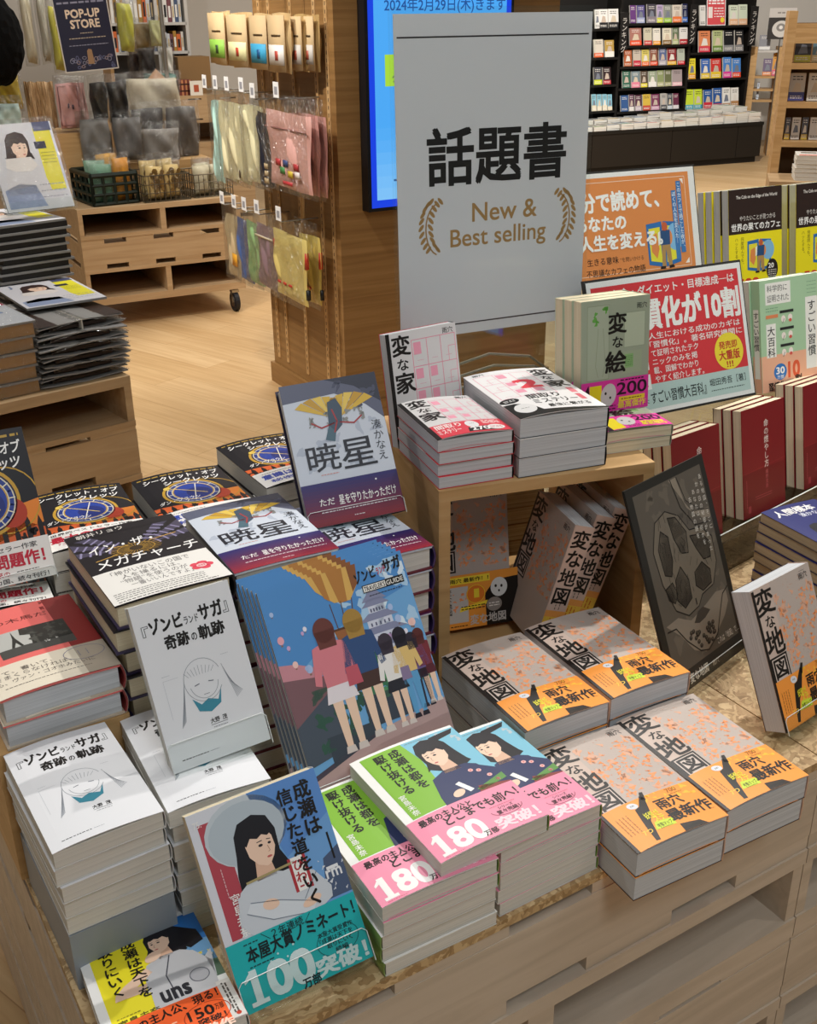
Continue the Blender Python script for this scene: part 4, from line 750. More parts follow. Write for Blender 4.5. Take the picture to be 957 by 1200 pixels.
# ------------------------------------------------------------------ middle and back of the table, left half
stack(CHU, 10, -.301, 1.108, ZT, 31.5, 'the tall stack topped by the dark rose window cover', 'rose window cover hardcovers', 'topmost hardcover with dark rose window cover and white band', jit=.004, jyaw=1.5)
stack(STAR, 9, -.184, 1.196, ZT, 28.5, 'the stack with navy and red bands behind the travel magazines', 'navy and red banded hardcovers', 'topmost navy and red banded hardcover beside the rose window cover', jit=.002)
stack(STAR, 8, -.072, 1.262, ZT, 29.0, 'the stack with navy and red bands against the wooden cube', 'navy and red banded hardcovers', 'navy and red banded hardcover lying under the standing one by the wooden cube', jit=.003)
standing(STARS, -.126, 1.252, .848, 18.5, 60, 3.0, 'hardcover with golden winged beast standing on a clear easel', ez='clear easel holding the golden winged beast hardcover', lip=.02, base=ZT + 8 * STAR['T'] + .001)
G = 'black clock cover paperbacks'
stack(CLK, 9, -.422, 1.296, ZT + .012, 26, 'the clock cover stack beside the standing one', G, 'topmost clock cover book with red lettered band beside the standing one', jit=.002)
stack(CLKB, 9, -.290, 1.356, ZT + .012, 28.5, 'the clock cover stack behind the rose window cover', G, 'topmost clock cover book behind the rose window and winged beast covers', jit=.002)
stack(CLKB, 9, -.189, 1.490, ZT + .012, 31, 'the clock cover stack by the floor aisle', G, 'topmost clock cover book at the table back edge beside the standing winged beast', jit=.002)
stack(CLK, 8, -.524, 1.200, ZT, 26, 'the clock cover stack under the standing one', G, 'clock cover book lying under the standing one at the photo edge', jit=.002)
standing(CLK, -.540, 1.113, .829, 26.5, 64.3, 1.2, 'clock cover book standing at the photo edge with a white lettered band', ez='clear easel holding the standing clock cover book', lip=.012, base=.81, ft=.12)
b = MB(); b.box(-.075, -.097, 0, .066, .095, .165, OAKH); b.build('wooden_riser', M=MZ(-.414, 1.032, ZT, 32.4), label='brown wooden riser block under the coral red hardcovers', cat='riser')
stack(HRS, 2, -.411, 1.031, ZT + .166, 32.4, 'the coral red pair', 'coral red hardcovers', 'topmost coral red hardcover with black and white tower picture')
# ------------------------------------------------------------------ wooden cube with books in and on it
MC = MZ(.0395, 1.284, 0, 17.2); CW, CDp, CT, CZ = .312, .30, .016, .885
cube = thing('wooden_cube_shelf', MC, 'open fronted pale wooden cube standing on the table', 'cube shelf')
MB().box(0, 0, CZ - CT, CW, CDp, CZ, OAKH).build('top_board', cube)
MB().box(0, 0, ZT, CT, CDp, CZ - CT, OAKH).build('side_board', cube); MB().box(CW - CT, 0, ZT, CW, CDp, CZ - CT, OAKH).build('side_board', cube)
MB().box(CT, 0.004, ZT, CW - CT, CDp, ZT + CT, OAKH).build('bottom_board', cube)
stack(HOUSE, 4, .0615, 1.379, CZ + .0005, 20.5, 'the pink house plan stack on the wooden cube', 'pink house plan paperbacks', 'topmost pink house plan book with red band on the wooden cube', jit=.002, jyaw=1)
stack(HOUSE2, 3, .1745, 1.437, CZ + .0005, 20, 'the thick grey paged stack on the wooden cube', 'thick second house plan books', 'topmost thick house plan book with a big red numeral two')
stack(DRAW, 2, .299, 1.492, CZ + .0005, 18, 'the pair with magenta bands on the wooden cube', 'sage green magenta banded paperbacks', 'sage green magenta banded book lying before the standing ones')
HST = dict(HOUSE, key='houses', W=.114, L=.161, T=.018, dome=0)
standing(HST, -.0128, 1.432, .8865, 30, 80, 1.1, 'pink house plan book standing at the back left of the wooden cube', base=CZ)
for k in range(3):
    M = lean(.2475, 1.466, .9185, 24.5, 84, -.5, DRAWS['T'] * (k + 1) + .001 * k) @ Matrix.Translation((-.002 * k, 0, 0))
    book(DRAWS, M, ['sage green magenta banded book standing foremost of three', 'middle one of three standing sage green magenta banded books', 'rearmost of three standing sage green magenta banded books'][k], group='sage green magenta banded paperbacks', art=k == 0)
# books inside the cube
ci = lambda x, y, z=0: MC @ Vector((x, y, z))
def inside(x, y, ln, rl, label, spec=MAPS, yaw=17, z=ZT + CT + .001):
    p = ci(x, y); return book(spec, lean(p.x, p.y, z, yaw, ln, rl, spec['T']), label, group='grey and orange books inside the cube')
MBND = dict(MAP, key='mapin', dome=0); MBND.pop('band')
inside(.034, .125, 80, 0, 'grey and orange book standing face out inside the cube at left', MBND, 16, ZT + CT + .0155)
def art_notice(a):
    W, L = a.W, a.L
    a.rect(0, 0, W, L, 'e8953a', 1); a.rect(0, 0, 26, L, 'd9b24a', 2); a.poly([(86, 0), (W, 0), (W, L - 12), (100, L - 14), (84, 50)], '1c1714', 2); a.rect(28, L - 14, 92, L - 3, 'f2d23a', 3); a.fit('雨穴 最新作！！', 31, L - 12, 90, L - 5, K, .03, 5); a.rect(14, L - 14, 27, L - 3, '3a2418', 3)
    a.rect(22, 10, 58, 66, 'c3bcb6', 3); landforms(a, 34, 16, 56, 56, 9, 'ee9660', 5, (2, 5), 4); a.vtext('変な地図', 28, 64, 10, K, .02, 5, 1, 1.05); a.ell(70, 52, 15, 15, 'e07a2a', 4); a.ring(70, 52, 14, 14, .9, 'f2d23a', 5); a.fit('1', 67, 46, 75, 60, 'f2d23a', .05, 6)
    a.ell(106, 58, 13, 15, 'd9d7d4', 5); a.ell(101, 60, 1.8, 2.4, K, 6); a.ell(110, 59, 1.8, 2.4, K, 6); a.ell(106, 52, 1.4, 2, K, 6); a.ell(98, 32, 12, 11, '8f857e', 5); a.fine(90, 28, 106, 36, 2, 'e9e2da', 1.6, 6); a.poly([(44, 26), (86, 34), (88, 40), (46, 33)], 'f2d23a', 5); a.fine(47, 28, 84, 36, 2, K, 1.6, 6); a.fit('変な地図', 60, 4, 116, 20, 'c3bcb6', .03, 6); a.fine(30, 3, 56, 6, 1, K, 1.4, 5)
a = Art(136, 84, .0012); art_notice(a); b = MB(); b.box(0, 0, 0, .136, .084, .001, mat('e8953a')); merge(b, a.finish('n'))
p = ci(.018, .085); b.build('promotion_card', M=lean(p.x, p.y, ZT + CT + .012, 16, 82, 0), label='orange promotion card with a mask face leaning inside the wooden cube', cat='card')
b = MB(); b.box(0, 0, 0, .12, .07, .0135, OAKH); b.build('wooden_block', M=MC @ Matrix.Translation((.018, .1, ZT + CT + .0005)), label='low wooden block carrying the face out book inside the cube', cat='block')
for k, (x, y, rl) in enumerate(((.170, .12, -17), (.206, .14, -19), (.238, .155, -20))):
    p = ci(x, y); Mb = Matrix.Translation((p.x, p.y, ZT + CT + .0015)) @ Matrix.Rotation(R(17), 4, 'Z') @ Matrix.Rotation(R(-rl - 0), 4, 'Y')
    # stood upright, spine to the viewer, cover to the left
    Mb = Mb @ Matrix(((0, 0, -1, 0), (-1, 0, 0, 0), (0, 1, 0, 0), (0, 0, 0, 1)))
    Mb = Mb @ Matrix.Translation((0, 0, -MAPS['T'] * 0))
    Mb = Matrix.Translation(Vector((0, 0, .031 * math.sin(R(abs(rl))) + .001))) @ Mb
    book(MAPS, Mb, ['leaning grey and orange book inside the cube, cover and spine showing', 'middle one of three leaning books inside the cube, spine out', 'leaning book inside the cube deepest in shade, spine out'][k], group='grey and orange books inside the cube')
RD = dict(key='redback', W=.128, L=.188, T=.024, edge='d9782a', spine='d9782a', bg='e04a20', art=lambda a: (a.rect(0, 0, a.W, a.L, 'f2a23a', 1), a.rect(0, 0, a.W, 60, 'e0381e', 2), a.fine(20, 20, 100, 44, 2, 'f4e6d8', 4, 3), a.rect(20, 80, 100, 160, 'f6d27a', 2)), pages=PAGED)
p = ci(.055, .40); stack(RD, 3, p.x, p.y, ZT, 40, 'the orange and red stack seen through the open cube', 'orange and red books behind the cube', 'topmost orange and red book seen through the open cube')
BRN = dict(key='brown', W=.128, L=.188, T=.03, edge='8a6a44', spine='8a6a44', bg='9a7a52', pages=PAGED)
p = ci(.235, .42); stack(BRN, 6, p.x, p.y, ZT, 17, 'the brown edged stack seen through the open cube', 'brown edged books behind the cube', 'topmost brown edged book seen through the open cube')
# ------------------------------------------------------------------ big sign on the cube
MS = lean(-.0084, 1.567, 1.0036, 24.5, 88.4, 0) @ Matrix.Scale(1.05, 4)
sg = thing('sign_holder', MS, 'tall clear sign holder with black Japanese heading and gold laurels', 'sign')
def laurel(a, cx, cy, h, s, col):
    pts = [(cx - s * h * .30 * math.cos(R(t)), cy + h * .5 * math.sin(R(t))) for t in range(-75, 80, 15)]
    a.line(pts, h * .03, col, 3)
    for i, (x, y) in enumerate(pts[1:]):
        for q in (-1, 1): a.ell(x - s * q * h * .10, y + h * .05, h * .085, h * .035, col, 3, 12, rot=s * q * -40 + 90 - 0)
a = Art(297, 420, .0012); GD = 'a8824e'
a.rect(0, 0, 297, 420, 'd8d8dc', 1); a.rect(4, 391.5, 292, 393.5, '2a2628', 2); a.rect(4, 14, 293, 16, '3a2d30', 2)
a.fit('話題書', 44, 206, 262, 282, '141212', .035, 3); a.text('New &', 110, 152, 36, GD, .015, 3, 1.02); a.text('Best selling', 76, 120, 34, GD, .015, 3, 1.02)
laurel(a, 62, 150, 70, 1, GD); laurel(a, 250, 150, 70, -1, GD)
b = MB(); b.box(0, 0, 0, .297, .42, .001, WHITE); merge(b, a.finish('paper')); b.build('paper_sheet', sg)
b = MB(); b.box(-.004, -.105, .0035, .301, .428, .006, ACR); b.build('front_pane', sg); b = MB(); b.box(-.004, -.107, -.006, .301, .428, -.0035, ACR); b.build('back_pane', sg)
b = MB(); b.box(-.004, -.1095, -.03, .301, -.107, .03, ACR)
for k in range(4): b.tube([(.03 + .0, -.105 + .004 * k, .028 - .015 * k), (.08, -.09 + .012 * k, .029 - .015 * k), (.15, -.083 + .014 * k, .03 - .015 * k), (.22, -.09 + .012 * k, .029 - .015 * k), (.27, -.105 + .004 * k, .028 - .015 * k)], .0022, mat('9a9484', .2, .6, name='acrylic_rim'), 6)
b.build('base', sg)
# ------------------------------------------------------------------ black poster and right hand book
a = Art(195, 290, .0035); W_, L_ = 195, 290
a.rect(0, 0, W_, L_, '26241f', 1); a.rect(14, 26, W_ - 12, L_ - 12, '5a5349', 2); landforms(a, 16, 30, W_ - 14, L_ - 14, 26, '665e52', 8, (10, 26), 3)
INK = '1f1b17'; LT = '877c6c'
def ringed(pts, col, w_=1.6): a.poly(pts, col, 4); a.line(pts + pts[:1], w_, INK, 5)
a.poly([(100, L_ - 14), (118, L_ - 14), (128, L_ - 60), (160, L_ - 84), (W_ - 14, L_ - 88), (W_ - 14, L_ - 74), (140, L_ - 70), (122, L_ - 46)], LT, 4); a.line([(104, L_ - 14), (114, L_ - 56), (140, L_ - 88), (W_ - 14, L_ - 94)], 1.6, INK, 5); a.line([(120, L_ - 14), (130, L_ - 50), (160, L_ - 72), (W_ - 14, L_ - 76)], 1.2, INK, 5)
ringed([(34, 150), (30, 196), (48, 232), (76, 240), (104, 226), (122, 200), (150, 196), (172, 176), (170, 140), (150, 112), (118, 108), (104, 96), (76, 92), (50, 108)], '6f6658')
ringed([(44, 160), (42, 196), (56, 218), (70, 206), (68, 172), (58, 154)], '4d463d'); ringed([(78, 230), (96, 226), (114, 200), (108, 172), (92, 176), (82, 200)], '443e36'); ringed([(120, 192), (150, 186), (164, 170), (158, 150), (140, 152), (128, 172)], '524b42'); ringed([(112, 142), (134, 150), (150, 134), (146, 116), (122, 112), (108, 124)], '4a433a'); ringed([(38, 142), (56, 146), (62, 128), (52, 118), (40, 126)], '1c1916')
ringed([(64, 146), (82, 160), (94, 138), (92, 112), (72, 104), (58, 120)], '443e36'); rnd = random.Random(3)
for i in range(90): x, y = rnd.uniform(44, 160), rnd.uniform(104, 226); a.line([(x, y), (x + rnd.uniform(-8, 8), y + rnd.uniform(4, 14))], .7, rnd.choice([INK, '2e2923', '6a6154']), 6)
a.poly([(20, 96), (50, 98), (78, 84), (120, 92), (150, 100), (176, 96), (176, 78), (160, 62), (120, 40), (96, 32), (70, 44), (46, 74)], '84796a', 4); a.line([(20, 88), (40, 86), (58, 62), (84, 38), (104, 32), (132, 44), (150, 70), (166, 92), (182, 98)], 1.8, INK, 6)
a.poly([(84, 78), (98, 90), (112, 92), (128, 82), (112, 76), (96, 74)], '3f3932', 5)
for i in range(34):
    x, y = rnd.uniform(62, 146), rnd.uniform(38, 72)
    if abs(x - 104) < (y - 30) * 1.25: a.ell(x, y, 4, 3.4, '2c2722', 5, 8); a.ell(x + .6, y + 1, 2, 1.4, '574e43', 6, 8)
a.line([(100, 100), (100, 108)], 3, '2c2722', 6); a.vtext('ある地図、そこに', 176, L_ - 24, 8, 'd9d3c6', .0, 7, 1, 1.3); a.vtext('かの日の秘密があった', 164, L_ - 32, 8, 'd9d3c6', .0, 7, 1, 1.3); a.vtext('あなたは、何かを', 152, L_ - 40, 8, 'd9d3c6', .0, 7, 1, 1.3); a.vtext('古地図の謎を', 140, L_ - 48, 8, 'd9d3c6', .0, 7, 1, 1.3)
a.fit('これは「地図」で…', 128, 30, 186, 40, 'd9d3c6', .0, 7); a.fit('変な地図', 44, 5, 92, 19, 'd9d3c6', .03, 7); a.fit('雨穴', 104, 7, 120, 15, 'd9d3c6', .0, 7)
MP = lean(.348, 1.206, .612, 46.5, 68.3, -1.5)
b = MB(); b.box(0, 0, 0, .195, .290, .003, mat('26241f')); merge(b, a.finish('poster')); b.build('poster_board', M=MP, label='black poster board with engraved face shaped map leaning beside the wooden cube', cat='poster')
easel(MP, .195, .29, .003, 'clear easel holding the black map poster', .016, (MP @ Vector((0, -.0065, 0))).z - ZT - .001)
standing(dict(MAP, key='mapright', dome=0), .475, 1.131, .612, 38, 66, .4, 'grey and orange book standing on a clear easel at the right photo edge', ez='clear easel holding the standing grey and orange book', group=None, lip=.02)
stack(SPEC, 11, .603, 1.418, ZT, 26, 'the navy photo cover stack at the right photo edge', 'navy photo cover pocket books', 'topmost navy pocket book with two faces on its cover', jit=.003, jyaw=1.5)
# ------------------------------------------------------------------ stepped riser on the right half, with books
MR = MZ(.425, 1.542, 0, 41)
def step(x0, y0, x1, y1, z, label, th=.004, RISER_ACR=RISER_ACR, nm='shade_tinted_riser'):
    r = thing(nm, MR @ Matrix.Translation((x0, y0, 0)), label, 'riser'); w_, d_ = x1 - x0, y1 - y0
    MB().box(0, 0, z - th, w_, d_, z, RISER_ACR).build('top_plate', r); MB().box(0, 0, ZT + .0005, w_, th, z - th, RISER_ACR).build('front_plate', r); MB().box(0, d_ - th, ZT + .0005, w_, d_, z - th, RISER_ACR).build('rear_plate', r); return r
r1 = step(-.03, -.022, .86, .098, .655, 'low clear riser tinted for shade under the dark red books'); step(.0, .105, .86, .285, .806, 'clear riser under the green and orange books', .004, ACR, 'clear_riser'); step(-.02, .292, .9, .56, .944, 'tallest clear riser under the yellow and black books', .004, ACR, 'clear_riser')
b = MB(); b.box(0, -.004, .655, .89, -.0005, .672, ACR).tube([(0, -.002, .6725), (.89, -.002, .6725)], .0011, mat('dfe3e1', .15, name='acrylic_edge'), 6); b.build('front_rail', r1)
mr = lambda x, y, z: (MR @ Vector((x, y, z)))
G = 'dark red white titled books'
for g, gx in enumerate((.0, .191, .382)):
    for k in range(3):
        M = MR @ Matrix.Translation((gx, .0, .6565)) @ lean(0, 0, 0, 0, 79, -2.2, LIFE['T'] * (k + 1) + .0012 * k) @ Matrix.Translation((-.001 * k, .0012 * k, 0))
        where = ['in the group behind the black poster', 'in the middle group on the riser', 'in the group cut by the right photo edge'][g]
        book(LIFE, M, ['dark red book foremost ', 'dark red book second from the front ', 'dark red book rearmost '][k] + where, art=k == 0, group=G)
HABS = dict(HAB, W=.138, L=.2, T=.021); HABS.pop('spineart')
def sp_habit(a):
    a.rect(0, 0, a.W, a.L, 'a9cda8', 1); a.rect(0, 0, a.W, 66, 'eab394', 2); a.rect(4, 26, a.W - 4, 150, 'eef0ea', 3); a.vtext('すごい習慣', a.W / 2, 146, 14, '2a2e2c', .01, 5)
# bound on the left: turn the block so that its spine shows at the left of the cover
for g, (hx, hy) in enumerate(((.6415, 1.868), (.775, 1.932))):
    for k in range(2):
        M = lean(hx, hy, .8135, 25.1, 78, .8, HABS['T'] * (k + 1) + .001 * k) @ Matrix.Translation((-.004 * k, 0, 0))
        r = book(HABS, M, [['foremost green and orange habit book in full view', 'green and orange book right behind the foremost one'], ['green and orange book at the right photo edge', 'rear green and orange book at the right photo edge']][g][k], art=k == 0, group='green and orange habit books')
        if k == 0 and g == 0:
            b = MB(); a = Art(21, 200, 0); sp_habit(a); a.b.v = [(-.0008 - v[2], v[1], v[0]) for v in a.b.v]; b.box(-.0008, 0, 0, -.0001, .2, .021, mat('a9cda8')); merge(b, a.finish('s')); b.build('spine', r)
for g, (cx_, cy_) in enumerate(((.634, 2.117), (.786, 2.184))):
    for k in range(4):
        M = lean(cx_, cy_, .9455, 22.7, 80, 1, CAFE['T'] * (k + 1) + .0035 * k) @ Matrix.Translation((-.002 * k, 0, 0))
        book(CAFE, M, [['foremost yellow and black cafe book showing its whole cover', 'second yellow and black cafe book from the front of its row', 'third yellow and black cafe book from the front of its row', 'rearmost yellow and black cafe book of its row'], ['foremost yellow and black book cut by the photo edge', 'second yellow and black book in the row at the photo edge', 'third yellow and black book in the row at the photo edge', 'rearmost yellow and black book in the row at the photo edge']][g][k], art=k < 2, group='yellow and black cafe books')
# printed panels in clear frames
def panel(M, W, L, draw, label):
    r = thing('printed_panel', M, label, 'sign'); a = Art(W * 1000, L * 1000, .0012); draw(a)
    b = MB(); b.box(0, 0, 0, W, L, .001, WHITE); merge(b, a.finish('p')); b.build('printed_sheet', r)
    MB().box(-.003, -.003, .0028, W + .003, L + .003, .0045, ACR).build('front_pane', r)
    MB().box(-.004, -.004, -.005, W + .004, L + .004, -.001, mat('2a2826', .5)).build('back_board', r)
    z = (M @ Vector((W / 2, -.004, 0))).z
    return r
def d_red(a):
    W, L = a.W, a.L
    a.rect(0, 0, W, L, 'ecebea', 1); a.rect(7, 7, W - 7, L - 9, 'd93a40', 2); a.rect(7, 7, W - 7, 46, 'b9cfcb', 3); a.fit('お金・ダイエット・目標達成─は', 46, L - 30, W - 16, L - 15, WH, .02, 4, 0, 0)
    a.fit('習慣化が10割', 56, L - 86, W - 10, L - 36, WH, .06, 5)
    for i, t in enumerate(('人生における成功のカギは', '「習慣化」。著名研究機関に', 'て証明されたテク', 'ニックのみを掲', '載、図解でわかり', 'やすく紹介します。')):
        a.fit(t, 104 + i * .6, L - 101 - i * 13.6, [W - 14, W - 12, 200, 196, 196, 206][i], L - 90 - i * 13.6, WH, .012, 4)
    for i in range(3): a.rect(66, L - 116 - i * 31, 98, L - 92 - i * 31, 'efefec', 4); a.ell(78, L - 104 - i * 31, 6, 7, 'd9c4ba', 5); a.ell(88, L - 110 - i * 31, 4, 3, 'd9404a', 6); a.rect(68, L - 95 - i * 31, 86, L - 92 - i * 31, '3a3636', 5)
    a.ell(W - 44, 76, 30, 30, 'f4dd3c', 5, 30); a.fit('発売即', W - 64, 80, W - 26, 93, 'c3302c', .03, 6); a.fit('大重版', W - 66, 62, W - 22, 78, 'c3302c', .04, 6); a.fit('!!!', W - 52, 50, W - 38, 60, 'c3302c', .03, 6)
    a.fit('科学的に証明された', 14, 16, 90, 26, '3a4a48', .0, 5); a.fit('すごい習慣大百科』', 94, 14, 206, 34, '1f2a2a', .015, 5); a.fit('堀田秀吾［著］', 214, 24, W - 16, 36, '1f2a2a', .01, 5); a.fine(216, 14, W - 20, 19, 1, '4a5a58', 1.4, 5)
panel(lean(.306, 1.593, .862, 26.6, 71, .2), .306, .216, d_red, 'red printed panel with white lettering and yellow round badge behind the sage green books')
def d_orange(a):
    W, L = a.W, a.L
    a.rect(0, 0, W, L, 'e6e3e0', 1); a.rect(4, 6, W - 14, L - 8, 'dd8a4c', 2); a.line([(12, 14), (12, L - 16), (W - 24, L - 16), (W - 24, 14), (12, 14)], 1, 'f2d9c4', 3)
    a.poly([(W - 36, L - 20), (W - 28, L - 20), (W - 28, L - 30)], 'f6ece2', 4); a.poly([(W - 28, 18), (W - 28, 28), (W - 38, 18)], 'f6ece2', 4)
    a.fit('90分で読めて、', 62, L - 68, 272, L - 32, WH, .05, 5); a.fit('あなたの', 78, L - 100, 192, L - 74, WH, .05, 5); a.fit('人生を変える。', 84, L - 135, 272, L - 106, WH, .05, 14)
    a.fit('生きる意味', 96, 32, 166, 45, '3a2418', .01, 5); a.fit('”を問いかける', 170, 33, 224, 41, '5a3a24', .0, 5); a.fit('不思議なカフェの物語', 92, 12, 226, 25, '3a2418', .01, 5)
    doorpic(a, 236, 12, 1.65, 5); a.vtext('このカフェで過ごした夜が、', W - 40, L - 26, 9.2, 'eef2f6', .01, 12, 1, 1.02); a.rect(W - 45.5, 38, W - 34.5, L - 24, '3f78b4', 10); a.vtext('ぼくの人生を変えた─', W - 53, L - 42, 9.2, 'eef2f6', .01, 12, 1, 1.02); a.rect(W - 58.5, 26, W - 47.5, L - 40, '3f78b4', 10); a.fine(W - 80, 8, W - 50, 11, 1, '6a4428', 1.2, 5)
panel(lean(.321, 1.925, 1.0, 28.7, 73.4, -.8) @ Matrix.Translation((-.09, 0, 0)), .36, .191, d_orange, 'orange printed panel with white lettering and open door drawing behind the big sign')
# ------------------------------------------------------------------ soft goods
def pillow(x0, z0, x1, z1, t, yc=0, seed=0, n=9, crush=.012, square=.25):
    """a puffy pouch in the x-z plane, thickness t around y = yc; returns verts, faces"""
    rnd = random.Random(seed); vs = []; fs = []; W_, H_ = x1 - x0, z1 - z0
    ph = [rnd.uniform(0, 6) for _ in range(6)]
    for side in (-1, 1):
        for j in range(n + 1):
            for i in range(n + 1):
                u, v = i / n, j / n
                f = max(0, (1 - abs(2 * u - 1) ** 5)) ** .5 * max(0, (1 - abs(2 * v - 1) ** 5)) ** .5
                wob = math.sin(7 * u + ph[0]) * math.sin(6 * v + ph[1]) + .6 * math.sin(13 * u + 9 * v + ph[2])
                sx = (math.sin(5 * v + ph[3]) * .03) * W_ * (2 * u - 1)
                vs.append((x0 + W_ * u + sx, yc + side * (t / 2 * f + crush * wob * f * .5), z0 + H_ * v + math.sin(4 * u + ph[4]) * .012 * H_))
    N = (n + 1) ** 2
    for s in (0, 1):
        for j in range(n):
            for i in range(n):
                a = s * N + j * (n + 1) + i; q = (a, a + 1, a + n + 2, a + n + 1); fs.append(q if s == 0 else q[::-1])
    return vs, fs
def loc(px, py, M, yc=0.0):
    q = M.inverted() @ atpl(px, py, M @ Vector((0, yc, 0)), M.to_3x3() @ Vector((0, 1, 0))); return q.x, q.z
def soft(name, M, yc, rect, t, col, label, cat, group=None, wrap=True, art=None, seed=None, rough=.7):
    """a pouch filling a photo rectangle when laid on the plane y = yc of frame M"""
    x0, z1 = loc(rect[0], rect[1], M, yc); x1, z0 = loc(rect[2], rect[3], M, yc)
    if x0 > x1: x0, x1 = x1, x0
    sd = seed if seed is not None else int(rect[0] * 3 + rect[1] * 7)
    cx = (x0 + x1) / 2; T = M @ Matrix.Translation((cx, yc, z0))
    r = thing(name, T, label, cat, group); b = MB(); vs, fs = pillow(x0 - cx, 0, x1 - cx, z1 - z0, t, 0, sd, 12, .028)
    b.add(vs, fs, mat(col, rough, name='cloth_' + col))
    if art: art(b, x0 - cx, x1 - cx, z1 - z0, t)
    b.build('pouch', r, smooth=True)
    if wrap:
        b = MB(); m = .012; vs, fs = pillow(x0 - cx - m, -m, x1 - cx + m, z1 - z0 + m * 3, t + .02, 0, sd + 5, 10, .03); b.add(vs, fs, FILM); b.build('clear_wrapper', r, smooth=True)
    return r
# ------------------------------------------------------------------ pallet with magazines
MM = MZ(-.721, 2.723, 0, 39.8) @ Matrix.Translation((-1.15, 0, 0))
LM = [('top', .566, .592), ('open', .470, .566), ('plate', .455, .470), ('slot', .443, .455), ('board', .343, .443), ('slot', .318, .343), ('plate', .302, .318), ('open', .215, .302), ('plate', .2, .215), ('slot', .188, .2), ('board', .09, .188), ('plate', .05, .09)]
display('pallet_stand', 'wooden pallet stand carrying bagged magazines at the left photo edge', MM, 1.15, .8, LM, [(0, .02), (.54, .57), (1.13, 1.15)], [(0, .2), (.31, .56), (.69, .9), (1.02, 1.149)], m=BIRCH, casters=[(.1, .08, .022), (1.05, .08, .022), (.1, .7, .022), (1.05, .7, .022)])
GREY = mat('8f8d8a', .5, name='magazine_paper'); KRAFT = mat('a67c48', .8, name='kraft_carton'); DKB = mat('33261f', .35, name='dark_wrapped_gift')
def magcover(a, seed, dark=False):
    rnd = random.Random(seed); W, L = a.W, a.L
    a.rect(0, 0, W, L, '3a2c26' if dark else 'd3d2d6', 1)
    if dark:
        a.rect(0, L - 60, W, L, 'b9b4ae', 2); landforms(a, 20, 20, W - 20, L - 70, 10, '4a382f', seed, (14, 30), 3); landforms(a, 30, 30, W - 30, L - 80, 8, '8d8178', seed + 1, (4, 9), 4)
    else:
        a.rect(W - 62, 60, W - 8, L - 20, 'e5dc2e', 2); a.rect(W - 70, L - 88, W - 34, L - 64, '24263c', 3); a.rect(W - 60, L - 30, W - 4, L, '4a5070', 3); woman(a, 88, L - 84, 2.3, 1, 'd5d2d4', '3a2622', 12, 2); a.poly([(40, L - 112), (120, L - 112), (134, L - 140), (112, L - 158), (60, L - 156), (34, L - 142)], 'e3dcd6', 9)
        a.poly([(10, 10), (10, 70), (60, 90), (110, 80), (130, 10)], '8d9ab8', 3); a.fine(W - 56, L - 140, W - 14, L - 96, 4, '55541c', 1.8, 5); a.fine(W - 90, 30, W - 10, 90, 3, '9a9aa4', 3, 5); a.text('J', 30, L - 44, 40, '5a6a8c', .02, 1.5)
def magazine(M, label, seed=1, dark=False, art=True, group='bagged magazines'):
    r = thing('magazine', M, label, 'magazine', group); W, L = .212, .285
    b = MB(); b.box(0, 0, 0, W, L, .006, GREY)
    if art: a = Art(212, 285, .006); magcover(a, seed, dark); merge(b, a.finish('m'))
    b.build('cover', r); return r
def bag_layer(x, y, z, yaw, label, seed, gift, top=False):
    """a magazine sheet bent round the wrapped gift tucked in it"""
    M = MM @ MZ(x, y, z, yaw); r = thing('magazine', M, label, 'magazine', 'magazines with wrapped gifts'); rnd = random.Random(seed)
    b = MB(); W, L = .235, .29; n = 8
    for zz, amp in ((.0, .0), (.019, .006)):
        pr = [(W * i / n, zz + amp * math.sin(math.pi * i / n) + rnd.uniform(-.0012, .0012)) for i in range(n + 1)]
        if zz == 0: pr = [(x_, z_ - .004 * math.sin(math.pi * i / n) + .004) for i, (x_, z_) in enumerate(pr)]
        b.sheet(pr, 0, L, .0028, GREY)
    if top: a = Art(235, 290, .0258); magcover(a, seed, True); merge(b, a.finish('m'))
    b.build('cover', r)
    b = MB(); b.box(.035, .012, .0085, W - .045, L - .02, .018, gift); b.build('wrapped_gift', r)
    b = MB(); b.sheet([(-.004, .008), (W * .5, .030), (W + .004, .008)], -.004, L + .004, .0006, FILM); b.build('clear_wrapper', r)
    if top: b = MB(); b.box(W * .49, -.003, .004, W * .505, L, .0285, mat('c9c2b4', .5)); b.build('band', r)
for i in range(6):
    bag_layer(.935 + random.uniform(-.012, .006), .03 + random.uniform(-.012, .012), .593 + .0255 * i, random.uniform(-3, 3), (f'{ORD[5 - i]} grey magazine down with wrapped gift, right pile on the pallet' if i < 5 else 'topmost grey magazine with dark wrapped gift, right pile on the pallet'), 20 + i, DKB, i == 5)
for i in range(5):
    z = .593 + .036 * i
    M = MM @ MZ(.70 + random.uniform(-.006, .006), .03, z, random.uniform(-1, 1)); r = thing('magazine', M, f'{ORD[4 - i]} magazine down with kraft carton, pile at the photo edge', 'magazine', 'magazines with kraft cartons')
    MB().box(.004, .004, 0, .226, .28, .029, KRAFT).build('carton', r); b = MB(); b.box(0, 0, .0295, .232, .285, .035, GREY)
    if i == 4: a = Art(232, 285, .035); a.rect(0, 0, 232, 285, 'cfd3da', 1); a.rect(0, 200, 232, 285, 'b8455c', 2); a.rect(20, 212, 200, 224, 'e5c95c', 3); a.rect(60, 120, 200, 132, '6a7fb8', 3); a.fine(20, 40, 160, 90, 3, '8a94a8', 5, 3); merge(b, a.finish('m'))
    b.build('cover', r)
    b = MB(); b.box(-.003, -.003, .002, .235, .288, .0358, FILM); b.build('clear_wrapper', r)
